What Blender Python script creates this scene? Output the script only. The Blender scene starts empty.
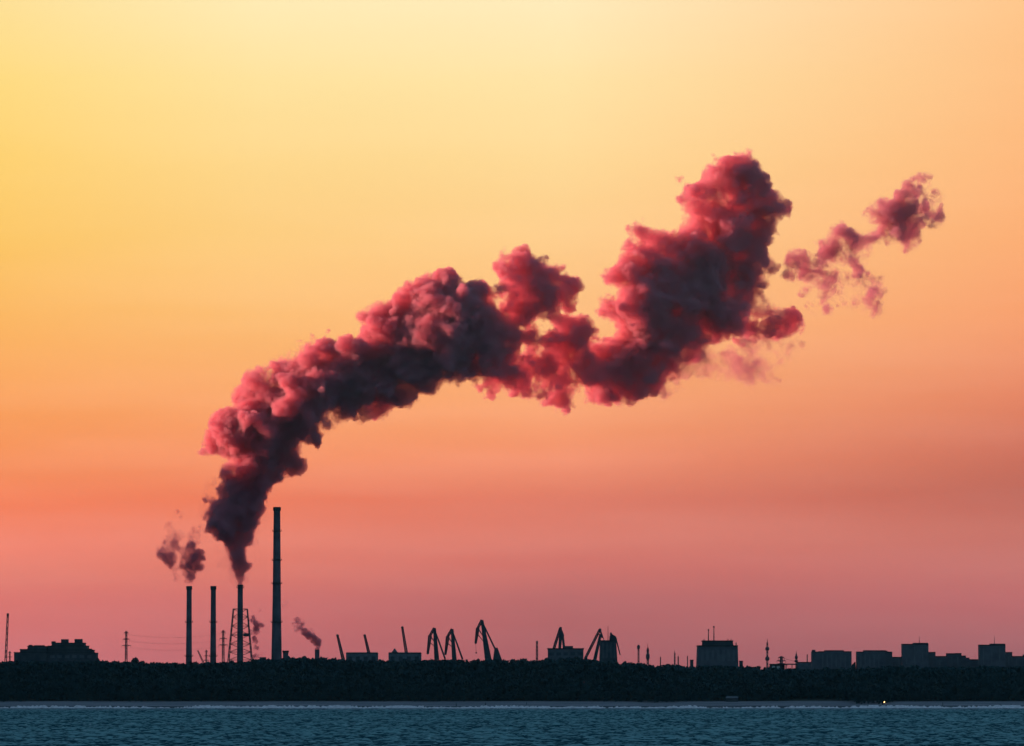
import bpy, math, random
import numpy as np
from mathutils import Vector

R = math.radians
S = bpy.context.scene
COL = S.collection
random.seed(7)

# ------------------------------------------------------------------ camera
F = 5000.0                       # focal length in pixels of the 1024 px frame
CAMH = 12.0
PITCH = math.atan((688 - 373) / F)
cam_d = bpy.data.cameras.new('camera')
cam_d.sensor_width = 36.0
cam_d.lens = F / 1024 * 36.0
cam_d.clip_start = 1.0
cam_d.clip_end = 120000.0
cam = bpy.data.objects.new('camera', cam_d)
cam.location = (0, 0, CAMH)
cam.rotation_euler = (R(90) + PITCH, 0, 0)
COL.objects.link(cam)
S.camera = cam

# ------------------------------------------------------------------ colour management, sampling
S.view_settings.view_transform = 'Standard'
S.view_settings.look = 'None'
S.view_settings.exposure = 1.6
S.view_settings.gamma = 1.0
S.view_settings.use_curve_mapping = False
cy = S.cycles
cy.use_denoising = True
cy.use_adaptive_sampling = True
cy.adaptive_threshold = 0.02
cy.max_bounces = 12
cy.diffuse_bounces = 2
cy.glossy_bounces = 2
cy.volume_bounces = 6
cy.transparent_max_bounces = 512
cy.caustics_reflective = False
cy.caustics_refractive = False
cy.sample_clamp_indirect = 4.0


def lin(c):
    out = []
    for v in c:
        v /= 255.0
        out.append(v / 12.92 if v <= 0.04045 else ((v + 0.055) / 1.055) ** 2.4)
    return tuple(out)


# ------------------------------------------------------------------ sun and sky
SUN_EL, SUN_AZ = 9.0, -75.0     # azimuth from +Y (view direction), negative = left
sd = bpy.data.lights.new('sun', 'SUN')
sd.energy = 4.0
sd.angle = R(0.6)
sd.color = (1.0, 0.31, 0.235)
sun = bpy.data.objects.new('sun', sd)
dirv = Vector((math.sin(R(SUN_AZ)) * math.cos(R(SUN_EL)), math.cos(R(SUN_AZ)) * math.cos(R(SUN_EL)), math.sin(R(SUN_EL))))
sun.rotation_euler = dirv.to_track_quat('Z', 'Y').to_euler()
sun.location = dirv * 500
COL.objects.link(sun)

W = bpy.data.worlds.new('World')
S.world = W
W.use_nodes = True
nt = W.node_tree
nt.nodes.clear()


def N(tree, kind, **kw):
    n = tree.nodes.new(kind)
    for k, v in kw.items():
        setattr(n, k, v)
    return n


def math_n(tree, op, a, b=None, c=None):
    n = tree.nodes.new('ShaderNodeMath')
    n.operation = op
    for i, v in enumerate((a, b, c)):
        if v is None:
            continue
        if isinstance(v, (int, float)):
            n.inputs[i].default_value = v
        else:
            tree.links.new(v, n.inputs[i])
    return n.outputs[0]


def maprange(tree, v, a, b, c=0.0, d=1.0, smooth=True):
    n = tree.nodes.new('ShaderNodeMapRange')
    n.interpolation_type = 'SMOOTHSTEP' if smooth else 'LINEAR'
    tree.links.new(v, n.inputs[0])
    for i, q in enumerate((a, b, c, d)):
        n.inputs[i + 1].default_value = q
    return n.outputs[0]


def ramp(tree, fac, stops):
    n = tree.nodes.new('ShaderNodeValToRGB')
    cr = n.color_ramp
    cr.interpolation = 'LINEAR'
    stops = sorted(stops)
    while len(cr.elements) < len(stops):
        cr.elements.new(0.5)
    for e, (p, c) in zip(cr.elements, stops):
        e.position = p
        e.color = (*c, 1)
    tree.links.new(fac, n.inputs[0])
    return n.outputs[0]


def mixc(tree, f, a, b):
    n = tree.nodes.new('ShaderNodeMix')
    n.data_type = 'RGBA'
    if isinstance(f, (int, float)):
        n.inputs[0].default_value = f
    else:
        tree.links.new(f, n.inputs[0])
    for i, v in ((6, a), (7, b)):
        if isinstance(v, tuple):
            n.inputs[i].default_value = (*v, 1)
        else:
            tree.links.new(v, n.inputs[i])
    return n.outputs[2]


tc = N(nt, 'ShaderNodeTexCoord')
sp = N(nt, 'ShaderNodeSeparateXYZ')
nt.links.new(tc.outputs['Generated'], sp.inputs[0])
el = math_n(nt, 'ARCSINE', sp.outputs[2])
az = math_n(nt, 'ARCTAN2', sp.outputs[0], sp.outputs[1])
EL_MAX = R(24)
eln = math_n(nt, 'DIVIDE', el, EL_MAX)
# sunset colours by elevation (given as picture rows) in three directions
SKY = {
    'L': [(0, (254, 224, 152)), (80, (255, 219, 132)), (160, (255, 210, 116)), (240, (254, 200, 106)), (320, (254, 184, 100)), (400, (255, 166, 97)),
          (460, (255, 150, 92)), (505, (254, 133, 92)), (548, (249, 135, 111)), (575, (236, 130, 113)), (600, (226, 121, 113)), (660, (206, 108, 112))],
    'A': [(0, (255, 234, 180)), (80, (255, 226, 158)), (160, (255, 216, 142)), (240, (255, 206, 130)), (320, (255, 190, 118)), (400, (255, 170, 110)),
          (460, (254, 150, 102)), (500, (246, 130, 97)), (545, (238, 132, 112)), (575, (226, 122, 108)), (600, (212, 113, 109)), (660, (190, 101, 106))],
    'C': [(0, (255, 234, 186)), (80, (255, 227, 166)), (160, (255, 217, 151)), (240, (255, 205, 140)), (320, (255, 189, 126)), (400, (254, 168, 114)),
          (460, (251, 148, 109)), (500, (230, 122, 97)), (540, (226, 126, 109)), (565, (214, 115, 105)), (600, (188, 101, 100)), (660, (172, 94, 99))],
    'R': [(0, (254, 198, 140)), (80, (254, 193, 134)), (160, (254, 186, 127)), (240, (253, 176, 119)), (320, (249, 161, 111)), (400, (233, 135, 100)),
          (450, (214, 115, 91)), (490, (198, 102, 84)), (530, (206, 114, 100)), (570, (203, 114, 107)), (600, (194, 107, 107)), (660, (160, 93, 100))],
}
rows = {}
for k, st in SKY.items():
    pts = [(max(0.0, math.atan((688 - y) / F) / EL_MAX), lin(c)) for y, c in st]
    top = pts[0][1]
    pts.append((0.0, pts[-1][1]))
    pts.append((0.62, tuple(t * s for t, s in zip(top, (0.75, 0.62, 0.55)))))
    pts.append((1.0, tuple(t * s for t, s in zip(top, (0.45, 0.36, 0.36)))))
    rows[k] = ramp(nt, eln, pts)
AZE = math.atan(512 / F)
azp = [math.atan((x - 512) / F) for x in (0, 260, 560, 1024)]
glow = rows['L']
for k_, a0, a1 in (('A', azp[0], azp[1]), ('C', azp[1], azp[2]), ('R', azp[2], azp[3])):
    glow = mixc(nt, maprange(nt, az, a0, a1, smooth=False), glow, rows[k_])
# thin uneven haze streaks low in the sunset sky
cmb = N(nt, 'ShaderNodeCombineXYZ')
nt.links.new(math_n(nt, 'MULTIPLY', az, 9.0), cmb.inputs[0])
nt.links.new(math_n(nt, 'MULTIPLY', el, 85.0), cmb.inputs[1])
snz = N(nt, 'ShaderNodeTexNoise')
snz.inputs['Scale'].default_value = 1.0
snz.inputs['Detail'].default_value = 5
snz.inputs['Roughness'].default_value = 0.55
nt.links.new(cmb.outputs[0], snz.inputs['Vector'])
stv = math_n(nt, 'MULTIPLY', maprange(nt, snz.outputs[0], 0.3, 0.7, -1, 1), maprange(nt, el, R(7), R(2), 0.25, 1.0))
hsv = N(nt, 'ShaderNodeHueSaturation')
nt.links.new(glow, hsv.inputs['Color'])
nt.links.new(math_n(nt, 'MULTIPLY', math_n(nt, 'MULTIPLY_ADD', stv, 0.018, 1.0), maprange(nt, el, R(1.2), R(7.5), 1.125, 1.075)), hsv.inputs['Value'])
nt.links.new(math_n(nt, 'MULTIPLY_ADD', stv, -0.02, 1.02), hsv.inputs['Saturation'])
glow = hsv.outputs[0]
sky = N(nt, 'ShaderNodeTexSky', sky_type='NISHITA', sun_disc=False, sun_elevation=R(3.0), sun_rotation=R(SUN_AZ), air_density=1.0,
        dust_density=0.4, ozone_density=4.0)
dusk = N(nt, 'ShaderNodeMix', data_type='RGBA', blend_type='MULTIPLY')
dusk.inputs[0].default_value = 1.0
nt.links.new(sky.outputs[0], dusk.inputs[6])
dusk.inputs[7].default_value = (0.05, 0.05, 0.05, 1)      # Nishita sky at strength 0.05
# blue dusk away from the sunset, with a little of the Nishita sky in it
blue = ramp(nt, math_n(nt, 'DIVIDE', el, R(90)), [(0.0, (0.14, 0.25, 0.33)), (0.15, (0.13, 0.245, 0.335)), (0.5, (0.10, 0.21, 0.32)), (1.0, (0.075, 0.175, 0.29))])
dusk_mix = mixc(nt, 0.15, blue, dusk.outputs[2])
# the sunset glow fills the sky ahead and dies away to both sides and overhead
mL = maprange(nt, az, R(-50), R(-18))
mR = maprange(nt, az, R(34), R(11))
mU = maprange(nt, el, R(15), R(8.4))
mD = maprange(nt, el, R(-1.0), R(-0.2))
mask = math_n(nt, 'MULTIPLY', math_n(nt, 'MULTIPLY', mL, mR), math_n(nt, 'MULTIPLY', mU, mD))
skyc = mixc(nt, mask, dusk_mix, glow)
bg = N(nt, 'ShaderNodeBackground')
nt.links.new(skyc, bg.inputs[0])
bg.inputs[1].default_value = 2 ** -1.6                          # the view exposure is +1.6
wo = N(nt, 'ShaderNodeOutputWorld')
nt.links.new(bg.outputs[0], wo.inputs[0])


# ------------------------------------------------------------------ helpers
def at(px, py, Y):
    """the point at distance Y (metres ahead) that lies at picture position px, py"""
    u, v = (px - 512) / F, (373 - py) / F
    d = Vector((u, math.cos(PITCH) - math.sin(PITCH) * v, math.sin(PITCH) + math.cos(PITCH) * v))
    d *= Y / d.y
    return Vector((d.x, Y, d.z + CAMH))


def mesh_np(name, v, f4):
    me = bpy.data.meshes.new(name)
    v = np.asarray(v, np.float32)
    f4 = np.asarray(f4, np.int32)
    k = f4.shape[1]
    me.vertices.add(len(v))
    me.vertices.foreach_set('co', v.ravel())
    me.loops.add(f4.size)
    me.loops.foreach_set('vertex_index', f4.ravel())
    me.polygons.add(len(f4))
    me.polygons.foreach_set('loop_start', np.arange(0, f4.size, k, dtype=np.int32))
    me.update(calc_edges=True)
    return me


class MB:
    def __init__(self):
        self.v, self.f = [], []

    def poly(self, pts, faces):
        o = len(self.v)
        self.v += [tuple(p) for p in pts]
        self.f += [tuple(o + i for i in q) for q in faces]
        return self

    def box(self, x0, x1, y0, y1, z0, z1, tx=0.0, ty=0.0):
        """a box; tx, ty draw the top in on each side"""
        p = [(x0, y0, z0), (x1, y0, z0), (x1, y1, z0), (x0, y1, z0), (x0 + tx, y0 + ty, z1), (x1 - tx, y0 + ty, z1), (x1 - tx, y1 - ty, z1), (x0 + tx, y1 - ty, z1)]
        return self.poly(p, [(3, 2, 1, 0), (4, 5, 6, 7), (0, 1, 5, 4), (1, 2, 6, 5), (2, 3, 7, 6), (3, 0, 4, 7)])

    def tube(self, a, b, r0, r1=None, n=8, cap=True):
        r1 = r0 if r1 is None else r1
        a, b = Vector(a), Vector(b)
        z = (b - a).normalized()
        x = z.cross(Vector((0, 1, 0)) if abs(z.y) < 0.9 else Vector((1, 0, 0))).normalized()
        y = z.cross(x)
        p = []
        for c, r in ((a, r0), (b, r1)):
            p += [c + (x * math.cos(2 * math.pi * i / n) + y * math.sin(2 * math.pi * i / n)) * r for i in range(n)]
        fs = [(i, (i + 1) % n, n + (i + 1) % n, n + i) for i in range(n)]
        if cap:
            fs += [tuple(reversed(range(n))), tuple(range(n, 2 * n))]
        return self.poly(p, fs)

    def lathe(self, c, prof, n=28):
        """prof: (radius, z) pairs from the bottom up"""
        p = []
        for r, z in prof:
            p += [(c[0] + r * math.cos(2 * math.pi * i / n), c[1] + r * math.sin(2 * math.pi * i / n), z) for i in range(n)]
        fs = []
        for k in range(len(prof) - 1):
            fs += [(k * n + i, k * n + (i + 1) % n, (k + 1) * n + (i + 1) % n, (k + 1) * n + i) for i in range(n)]
        fs += [tuple(reversed(range(n))), tuple(range((len(prof) - 1) * n, len(prof) * n))]
        return self.poly(p, fs)

    def truss(self, a, b, w0, w1, d0=None, d1=None, r=0.3, bays=6):
        """a four-chord lattice girder between a and b; w in the picture plane, d in depth"""
        a, b = Vector(a), Vector(b)
        z = (b - a).normalized()
        y = Vector((0, 1, 0))
        x = y.cross(z).normalized()
        d0 = w0 if d0 is None else d0
        d1 = w1 if d1 is None else d1
        ring = []
        for i in range(bays + 1):
            t = i / bays
            c = a.lerp(b, t)
            w, d = (w0 + (w1 - w0) * t) / 2, (d0 + (d1 - d0) * t) / 2
            ring.append([c + x * w * sx + y * d * sy for sx, sy in ((-1, -1), (1, -1), (1, 1), (-1, 1))])
        for k in range(4):
            self.tube(ring[0][k], ring[-1][k], r, r * 0.8, 6)
        for i in range(bays):
            for k in range(4):
                p, q = (k, (k + 1) % 4) if i % 2 == 0 else ((k + 1) % 4, k)
                self.tube(ring[i][p], ring[i + 1][q], r * 0.5, None, 4, False)
            for k in range(4):
                self.tube(ring[i + 1][k], ring[i + 1][(k + 1) % 4], r * 0.5, None, 4, False)
        return self

    def girder(self, a, b, w0, w1, d0, d1, r=0.3, bays=8):
        """a welded box girder with edge flanges, stiffeners and side walks between a and b"""
        a, b = Vector(a), Vector(b)
        z = (b - a).normalized()
        y = Vector((0, 1, 0))
        x = y.cross(z).normalized()
        p = []
        for c, w, d in ((a, w0, d0), (b, w1, d1)):
            p += [c + x * w / 2 * sx + y * d / 2 * sy for sx, sy in ((-1, -1), (1, -1), (1, 1), (-1, 1))]
        self.poly(p, [(3, 2, 1, 0), (4, 5, 6, 7), (0, 1, 5, 4), (1, 2, 6, 5), (2, 3, 7, 6), (3, 0, 4, 7)])
        for k in range(4):
            self.tube(p[k], p[k + 4], r, r * .8, 6)
        for i in range(1, bays):
            t = i / bays
            for k in range(4):
                self.tube(p[k].lerp(p[k + 4], t), p[(k + 1) % 4].lerp(p[(k + 1) % 4 + 4], t), r * .6, None, 4, False)
        return self

    def build(self, name, mat, parent=None, origin=None):
        o0 = Vector(origin) if origin is not None else (Vector(parent['_org']) if parent is not None and '_org' in parent else Vector((0, 0, 0)))
        me = bpy.data.meshes.new(name)
        me.from_pydata([tuple(Vector(p) - o0) for p in self.v], [], self.f)
        me.materials.append(mat)
        ob = bpy.data.objects.new(name, me)
        COL.objects.link(ob)
        if parent is not None:
            ob.parent = parent
            ob['_org'] = list(o0)
        else:
            ob.location = o0
        return ob


def tag(o, label=None, cat=None, group=None, kind=None):
    if label:
        o['label'] = label
    if cat:
        o['category'] = cat
    if group:
        o['group'] = group
    if kind:
        o['kind'] = kind
    return o


def thing(name, label, cat, loc, group=None):
    e = bpy.data.objects.new(name, None)
    e.location = loc
    e.empty_display_size = 2
    COL.objects.link(e)
    e['_org'] = list(loc)
    return tag(e, label, cat, group)


def copy_tree(o, parent=None):
    c = o.copy()
    COL.objects.link(c)
    if parent is not None:
        c.parent = parent
    for ch in list(o.children):
        copy_tree(ch, c)
    return c


def place(o, loc, scale=1.0, rz=0.0, label=None, mirror=False):
    o.location = loc
    o.scale = (-scale if mirror else scale, scale, scale)
    o.rotation_euler = (0, 0, rz)
    if label:
        o['label'] = label
    return o


def material(name, col, rough=0.9, spec=0.15, noise=0.0, scale=0.3, emit=None, strength=0.0):
    m = bpy.data.materials.new(name)
    m.use_nodes = True
    t = m.node_tree
    b = t.nodes['Principled BSDF']
    b.inputs['Roughness'].default_value = rough
    b.inputs['Specular IOR Level'].default_value = spec
    if noise:
        g = N(t, 'ShaderNodeNewGeometry')
        nz = N(t, 'ShaderNodeTexNoise')
        nz.inputs['Scale'].default_value = scale
        nz.inputs['Detail'].default_value = 6
        t.links.new(g.outputs['Position'], nz.inputs['Vector'])
        lo = tuple(c * (1 - noise) for c in col)
        hi = tuple(min(1, c * (1 + noise)) for c in col)
        t.links.new(mixc(t, maprange(t, nz.outputs[0], 0.3, 0.7), lo, hi), b.inputs['Base Color'])
    else:
        b.inputs['Base Color'].default_value = (*col, 1)
    if emit:
        b.inputs['Emission Color'].default_value = (*emit, 1)
        b.inputs['Emission Strength'].default_value = strength
    return m


M = {
    'concrete': material('concrete', (0.13, 0.11, 0.135), noise=0.25, scale=0.08),
    'soot': material('sooty_concrete', (0.07, 0.07, 0.075), noise=0.3, scale=0.2),
    'steel': material('painted_steel', (0.10, 0.10, 0.11), 0.7, 0.2, noise=0.2, scale=0.5),
    'crane': material('crane_paint', (0.06, 0.075, 0.09), 0.7, 0.2, noise=0.2, scale=0.5),
    'panel': material('panel_wall', (0.115, 0.12, 0.145), noise=0.15, scale=0.15),
    'panel_dark': material('dark_panel_wall', (0.07, 0.078, 0.095), noise=0.2, scale=0.15),
    'stripe': material('pale_facade_strip', (0.14, 0.145, 0.17), noise=0.1, scale=0.2),
    'roof': material('bitumen_roof', (0.05, 0.05, 0.055), noise=0.2, scale=0.3),
    'shed': material('corrugated_shed', (0.15, 0.16, 0.19), noise=0.2, scale=0.3),
    'white': material('white_paint', (0.8, 0.8, 0.8), noise=0.05, scale=0.6),
    'foliage': material('pine_foliage', (0.052, 0.085, 0.095), 1.0, 0.0, noise=0.1, scale=0.05),
    'bark': material('bark', (0.07, 0.055, 0.045), noise=0.3, scale=1.5),
    'foam': material('sea_foam', (0.85, 0.72, 0.76), 0.9, 0.1, noise=0.15, scale=0.4),
    'wire': material('cable', (0.08, 0.08, 0.085), 0.6, 0.2, noise=0.1, scale=0.2),
    'coat': material('dark_coat', (0.015, 0.016, 0.02), noise=0.2, scale=3),
    'skin': material('skin', (0.4, 0.25, 0.18), noise=0.05, scale=5),
    'hair': material('hair', (0.03, 0.02, 0.015), noise=0.2, scale=9),
    'lamp': material('lamp_glow', (1.0, 0.8, 0.5), noise=0.02, emit=(1.0, 0.55, 0.20), strength=2.2),
}

# ------------------------------------------------------------------ terrain, beach, sea
TOPS = [(-200, 662), (0, 661), (100, 660.5), (150, 662), (200, 662), (240, 661), (262, 660), (290, 657.5), (320, 657.5), (345, 660), (470, 659.5), (540, 659.5),
        (575, 658), (600, 660), (620, 662), (660, 665), (700, 665.5), (740, 665.5), (770, 668), (820, 669), (860, 668), (900, 666), (950, 666.5), (1000, 666.5), (1024, 666), (1300, 666)]
txs, tys = np.array([t[0] for t in TOPS], float), np.array([t[1] for t in TOPS], float)


def crest_z(x, Y=3150.0):
    px = 512 + np.asarray(x, float) * F / Y
    return CAMH + (688 - np.interp(px, txs, tys)) * Y / F


TREE_H = 15.0


def ground_z(x, y):
    x, y = np.asarray(x, float), np.asarray(y, float)
    edge = 3.0 * np.sin(x * 0.013) + 2.0 * np.sin(x * 0.031 + 1.3)
    t = y - (3000 + edge)
    sea = np.clip(t * 0.03, -8, 0)
    beach = np.interp(t, [0, 25, 48, 62], [0, 1.2, 2.7, 3.7])
    hill = np.clip((t - 62) / 90, 0, 1)
    hill = hill * hill * (3 - 2 * hill)
    back = np.clip((t - 330) / 500, 0, 1)
    back = back * back * (3 - 2 * back)
    h = crest_z(x) - TREE_H - 3.7
    return sea + beach + hill * h * (1 - back) + 0.3 * back


gx = np.concatenate([np.array([-18000, -8000, -3000]), np.arange(-1200, 1201, 8.0), np.array([3000, 8000, 18000])])
gy = np.concatenate([np.array([-3000, 0, 1500, 2500, 2800, 2900]), np.arange(2940, 3080, 2.0), np.arange(3080, 3900, 10.0), np.array([4200, 5000, 6500, 9000, 13000, 18000])])
XX, YY = np.meshgrid(gx, gy)
ZZ = ground_z(XX, YY)


def grid_faces(nx, ny):
    i = np.arange(nx * ny).reshape(ny, nx)
    return np.stack([i[:-1, :-1], i[:-1, 1:], i[1:, 1:], i[1:, :-1]], -1).reshape(-1, 4)


me = mesh_np('ground', np.stack([XX, YY, ZZ], -1).reshape(-1, 3), grid_faces(len(gx), len(gy)))
ground = bpy.data.objects.new('ground', me)
COL.objects.link(ground)
tag(ground, 'sand beach rising to dark wooded ground behind it', 'beach', kind='structure')
gm = material('sand_and_soil', (0.3, 0.3, 0.3))
t = gm.node_tree
b = t.nodes['Principled BSDF']
g = N(t, 'ShaderNodeNewGeometry')
s_ = N(t, 'ShaderNodeSeparateXYZ')
t.links.new(g.outputs['Position'], s_.inputs[0])
mp = N(t, 'ShaderNodeMapping')
mp.inputs['Scale'].default_value = (0.02, 0.12, 0.3)
t.links.new(g.outputs['Position'], mp.inputs[0])
nz = N(t, 'ShaderNodeTexNoise')
nz.inputs['Scale'].default_value = 1.0
nz.inputs['Detail'].default_value = 7
t.links.new(mp.outputs[0], nz.inputs['Vector'])
dry = mixc(t, maprange(t, nz.outputs[0], 0.35, 0.65), (0.20, 0.18, 0.21), (0.28, 0.25, 0.285))
zz = math_n(t, 'ADD', s_.outputs[2], math_n(t, 'MULTIPLY', math_n(t, 'SUBTRACT', nz.outputs[0], 0.5), 1.6))
wet = mixc(t, maprange(t, zz, 0.7, 1.5), (0.07, 0.065, 0.085), dry)
soil = mixc(t, maprange(t, s_.outputs[2], 3.7, 4.4), wet, (0.035, 0.035, 0.03))
t.links.new(soil, b.inputs['Base Color'])
me.materials.append(gm)


# --- tileable power-spectrum noise
def fbm(shape, beta, seed, kmin=1.5):
    rng = np.random.default_rng(seed)
    w = np.fft.rfftn(rng.standard_normal(shape).astype(np.float32))
    ks = [np.fft.fftfreq(n) * n for n in shape[:-1]] + [np.fft.rfftfreq(shape[-1]) * shape[-1]]
    kk = 0
    for i, k in enumerate(ks):
        sh = [1] * len(shape)
        sh[i] = -1
        kk = kk + (k.reshape(sh) * (max(shape) / shape[i])) ** 2
    kk = np.sqrt(kk)
    amp = np.where(kk < kmin, 0, np.maximum(kk, 1e-3) ** (-beta))
    r = np.fft.irfftn(w * amp, shape).astype(np.float32)
    return (r - r.mean()) / r.std()


rngw = np.random.default_rng(3)
WAVES = []
for k in range(170):
    lam = 1.2 * (18 ** rngw.random())                            # 1.2 m to 21 m
    th = min(1.05, max(-0.95, rngw.normal(0.05, 0.55)))
    amp = 0.0080 * lam ** 0.70 if lam < 4.5 else 0.0080 * 4.5 ** 0.70 * (4.5 / lam) ** 0.5
    WAVES.append((2 * math.pi / lam * math.sin(th), 2 * math.pi / lam * math.cos(th), rngw.uniform(0, 6.28), amp * rngw.uniform(0.6, 1.3)))


def wave_z(x, y):
    x, y = x.astype(np.float32), y.astype(np.float32)
    z = np.zeros_like(x)
    for kx, ky, ph, a in WAVES:
        z += np.float32(a) * np.sin(np.float32(kx) * x + np.float32(ky) * y + np.float32(ph))
    z += 0.5 * np.clip(z, 0, None) ** 2                           # peaked crests
    return z * np.clip((3010 - y) / 160, 0.12, 1)


wv, wf, wo_ = [], [], 0


def water_block(xs, ys, calm=False, fade=None):
    global wo_
    X, Y = np.meshgrid(xs, ys)
    if not calm:                                                  # irregular net, so that the chop never lines up with its rows
        jx, jy = (rngw.uniform(-.46, .46, X.shape) for _ in range(2))
        jx[:, [0, -1]] = jx[[0, -1]] = jy[:, [0, -1]] = jy[[0, -1]] = 0
        X = X + jx * (xs[1] - xs[0])
        Y = Y + jy * (ys[1] - ys[0])
    Z = np.zeros_like(X) if calm else wave_z(X, Y)
    if not calm:
        e = np.minimum.reduce([X - xs[0], xs[-1] - X, (Y - ys[0])])
        if fade:
            Z *= np.clip(e / fade, 0, 1)
    wv.append(np.stack([X, Y, Z], -1).reshape(-1, 3))
    wf.append(grid_faces(len(xs), len(ys)) + wo_)
    wo_ += X.size


YW = [960.0, 1500.0, 2200.0, 3012.0]
HW = [400.0, 500.0, 620.0]
for k, (dx, dy) in enumerate(((0.5, 0.8), (0.7, 1.15), (0.95, 1.7))):
    ys_ = np.linspace(YW[k], YW[k + 1], int((YW[k + 1] - YW[k]) / dy))
    water_block(np.linspace(-HW[k], HW[k], int(2 * HW[k] / dx)), ys_, fade=6)
    for sx in (-1, 1):
        water_block(np.sort(np.array([sx * HW[k], sx * 18000])), np.array([YW[k], YW[k + 1]]), calm=True)
water_block(np.array([-18000, -400.0, 400.0, 18000]), np.array([-3000, 0, YW[0]]), calm=True)
me = mesh_np('sea_water', np.concatenate(wv), np.concatenate(wf))
me.polygons.foreach_set('use_smooth', np.ones(len(me.polygons), bool))
sea = bpy.data.objects.new('sea_water', me)
COL.objects.link(sea)
tag(sea, 'teal rippled sea water in front of the beach', 'sea', kind='structure')
wm = material('water', (0.02, 0.10, 0.14), 0.5, 0.0)
t = wm.node_tree
b = t.nodes['Principled BSDF']
g = N(t, 'ShaderNodeNewGeometry')
s_ = N(t, 'ShaderNodeSeparateXYZ')
t.links.new(g.outputs['Position'], s_.inputs[0])
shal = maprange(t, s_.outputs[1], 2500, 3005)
crest = maprange(t, s_.outputs[2], 0.11, 0.31)                  # light through thin crests painted in as a paler colour, by height
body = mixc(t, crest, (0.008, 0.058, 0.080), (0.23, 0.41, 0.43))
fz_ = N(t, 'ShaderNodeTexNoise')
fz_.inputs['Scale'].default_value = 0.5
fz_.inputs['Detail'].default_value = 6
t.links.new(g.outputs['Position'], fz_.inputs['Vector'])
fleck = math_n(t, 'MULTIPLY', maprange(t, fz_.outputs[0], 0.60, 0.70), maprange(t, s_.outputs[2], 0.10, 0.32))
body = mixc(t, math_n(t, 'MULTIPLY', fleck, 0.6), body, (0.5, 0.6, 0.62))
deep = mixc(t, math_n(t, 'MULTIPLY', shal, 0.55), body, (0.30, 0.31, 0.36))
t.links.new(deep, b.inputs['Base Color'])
nz = N(t, 'ShaderNodeTexNoise')
nz.inputs['Scale'].default_value = 0.8
nz.inputs['Detail'].default_value = 4
t.links.new(g.outputs['Position'], nz.inputs['Vector'])
bp = N(t, 'ShaderNodeBump')
bp.inputs['Strength'].default_value = 0.6
bp.inputs['Distance'].default_value = 0.35
t.links.new(nz.outputs[0], bp.inputs['Height'])
t.links.new(bp.outputs[0], b.inputs['Normal'])
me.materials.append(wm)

# --- breaking foam: low irregular rolls of white water along the shore
fn = fbm((8192,), 0.9, 12, 2)
fn2 = fbm((8192,), 0.55, 13, 8)


def foam_roll(off, height, width, thr, seed):
    xs = np.arange(-600, 600, 0.8)
    idx = (np.arange(len(xs)) * 2 + seed * 997) % 8192
    edge = 3.0 * np.sin(xs * 0.013) + 2.0 * np.sin(xs * 0.031 + 1.3)
    h = np.clip((fn[idx] * 0.6 + fn2[idx] * 0.5 - thr), 0, 1.6) / 1.2
    yc = 3000 + edge + off + 2.0 * fn[(idx + 3000) % 8192]
    prof = [(-1.0, 0.0), (-0.55, 0.6), (-0.1, 1.0), (0.4, 0.55), (1.0, 0.0)]
    base = max(0.05, off * 0.03) if off > 0 else 0.02
    vs = [np.stack([xs, yc + width * a, base - 0.25 + (0.25 + height) * np.where(h > 0, 0.1 + 1.0 * h, 0) * bz], -1) for a, bz in prof]
    v = np.stack(vs, 0)
    return v.reshape(-1, 3), grid_faces(len(xs), len(prof))


fv, ff, fo = [], [], 0
for off, hh, ww, thr, sd_ in ((-3, 1.2, 3, -0.9, 1), (-14, 1.05, 2.5, -0.6, 2), (-32, 0.85, 2.5, 0.1, 3), (-62, 0.6, 2.5, 0.8, 4), (-110, .5, 2.5, 1.1, 5)):
    v, f = foam_roll(off, hh, ww, thr, sd_)
    fv.append(v)
    ff.append(f + fo)
    fo += len(v)
me = mesh_np('sea_foam', np.concatenate(fv), np.concatenate(ff))
me.materials.append(M['foam'])
foam = bpy.data.objects.new('sea_foam', me)
COL.objects.link(foam)
tag(foam, 'pale broken line of surf foam along the beach', 'foam', kind='stuff')

# --- added headland, out of frame on the left: shades everything near the ground
hx, hy = np.linspace(-2600, 0, 60), np.linspace(600, 7400, 120)
XX, YY = np.meshgrid(hx, hy)
UU = XX.copy()
XX = XX - 100 - 0.11 * YY
hn = fbm((256, 256), 1.6, 44, 2)[:len(hy), :len(hx)]
cross = np.interp(UU, [-2600, -1500, -800, -600, 0], [0, .75, 1.0, .97, 0.0])
along = np.clip((YY - 600) / 500, 0, 1) * np.clip((7400 - YY) / 400, 0, 1)
HZ = cross * (478 + 34 * hn) * along - 4
me = mesh_np('shade_hill', np.stack([XX, YY, HZ], -1).reshape(-1, 3), grid_faces(len(hx), len(hy)))
me.materials.append(M['foliage'])
shade_hill = bpy.data.objects.new('shade_hill', me)
COL.objects.link(shade_hill)
tag(shade_hill, 'added headland out of view on the left, shading the low ground from the sun', 'shade_hill', kind='structure')

# ------------------------------------------------------------------ wood behind the beach
rt = np.random.default_rng(5)


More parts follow.
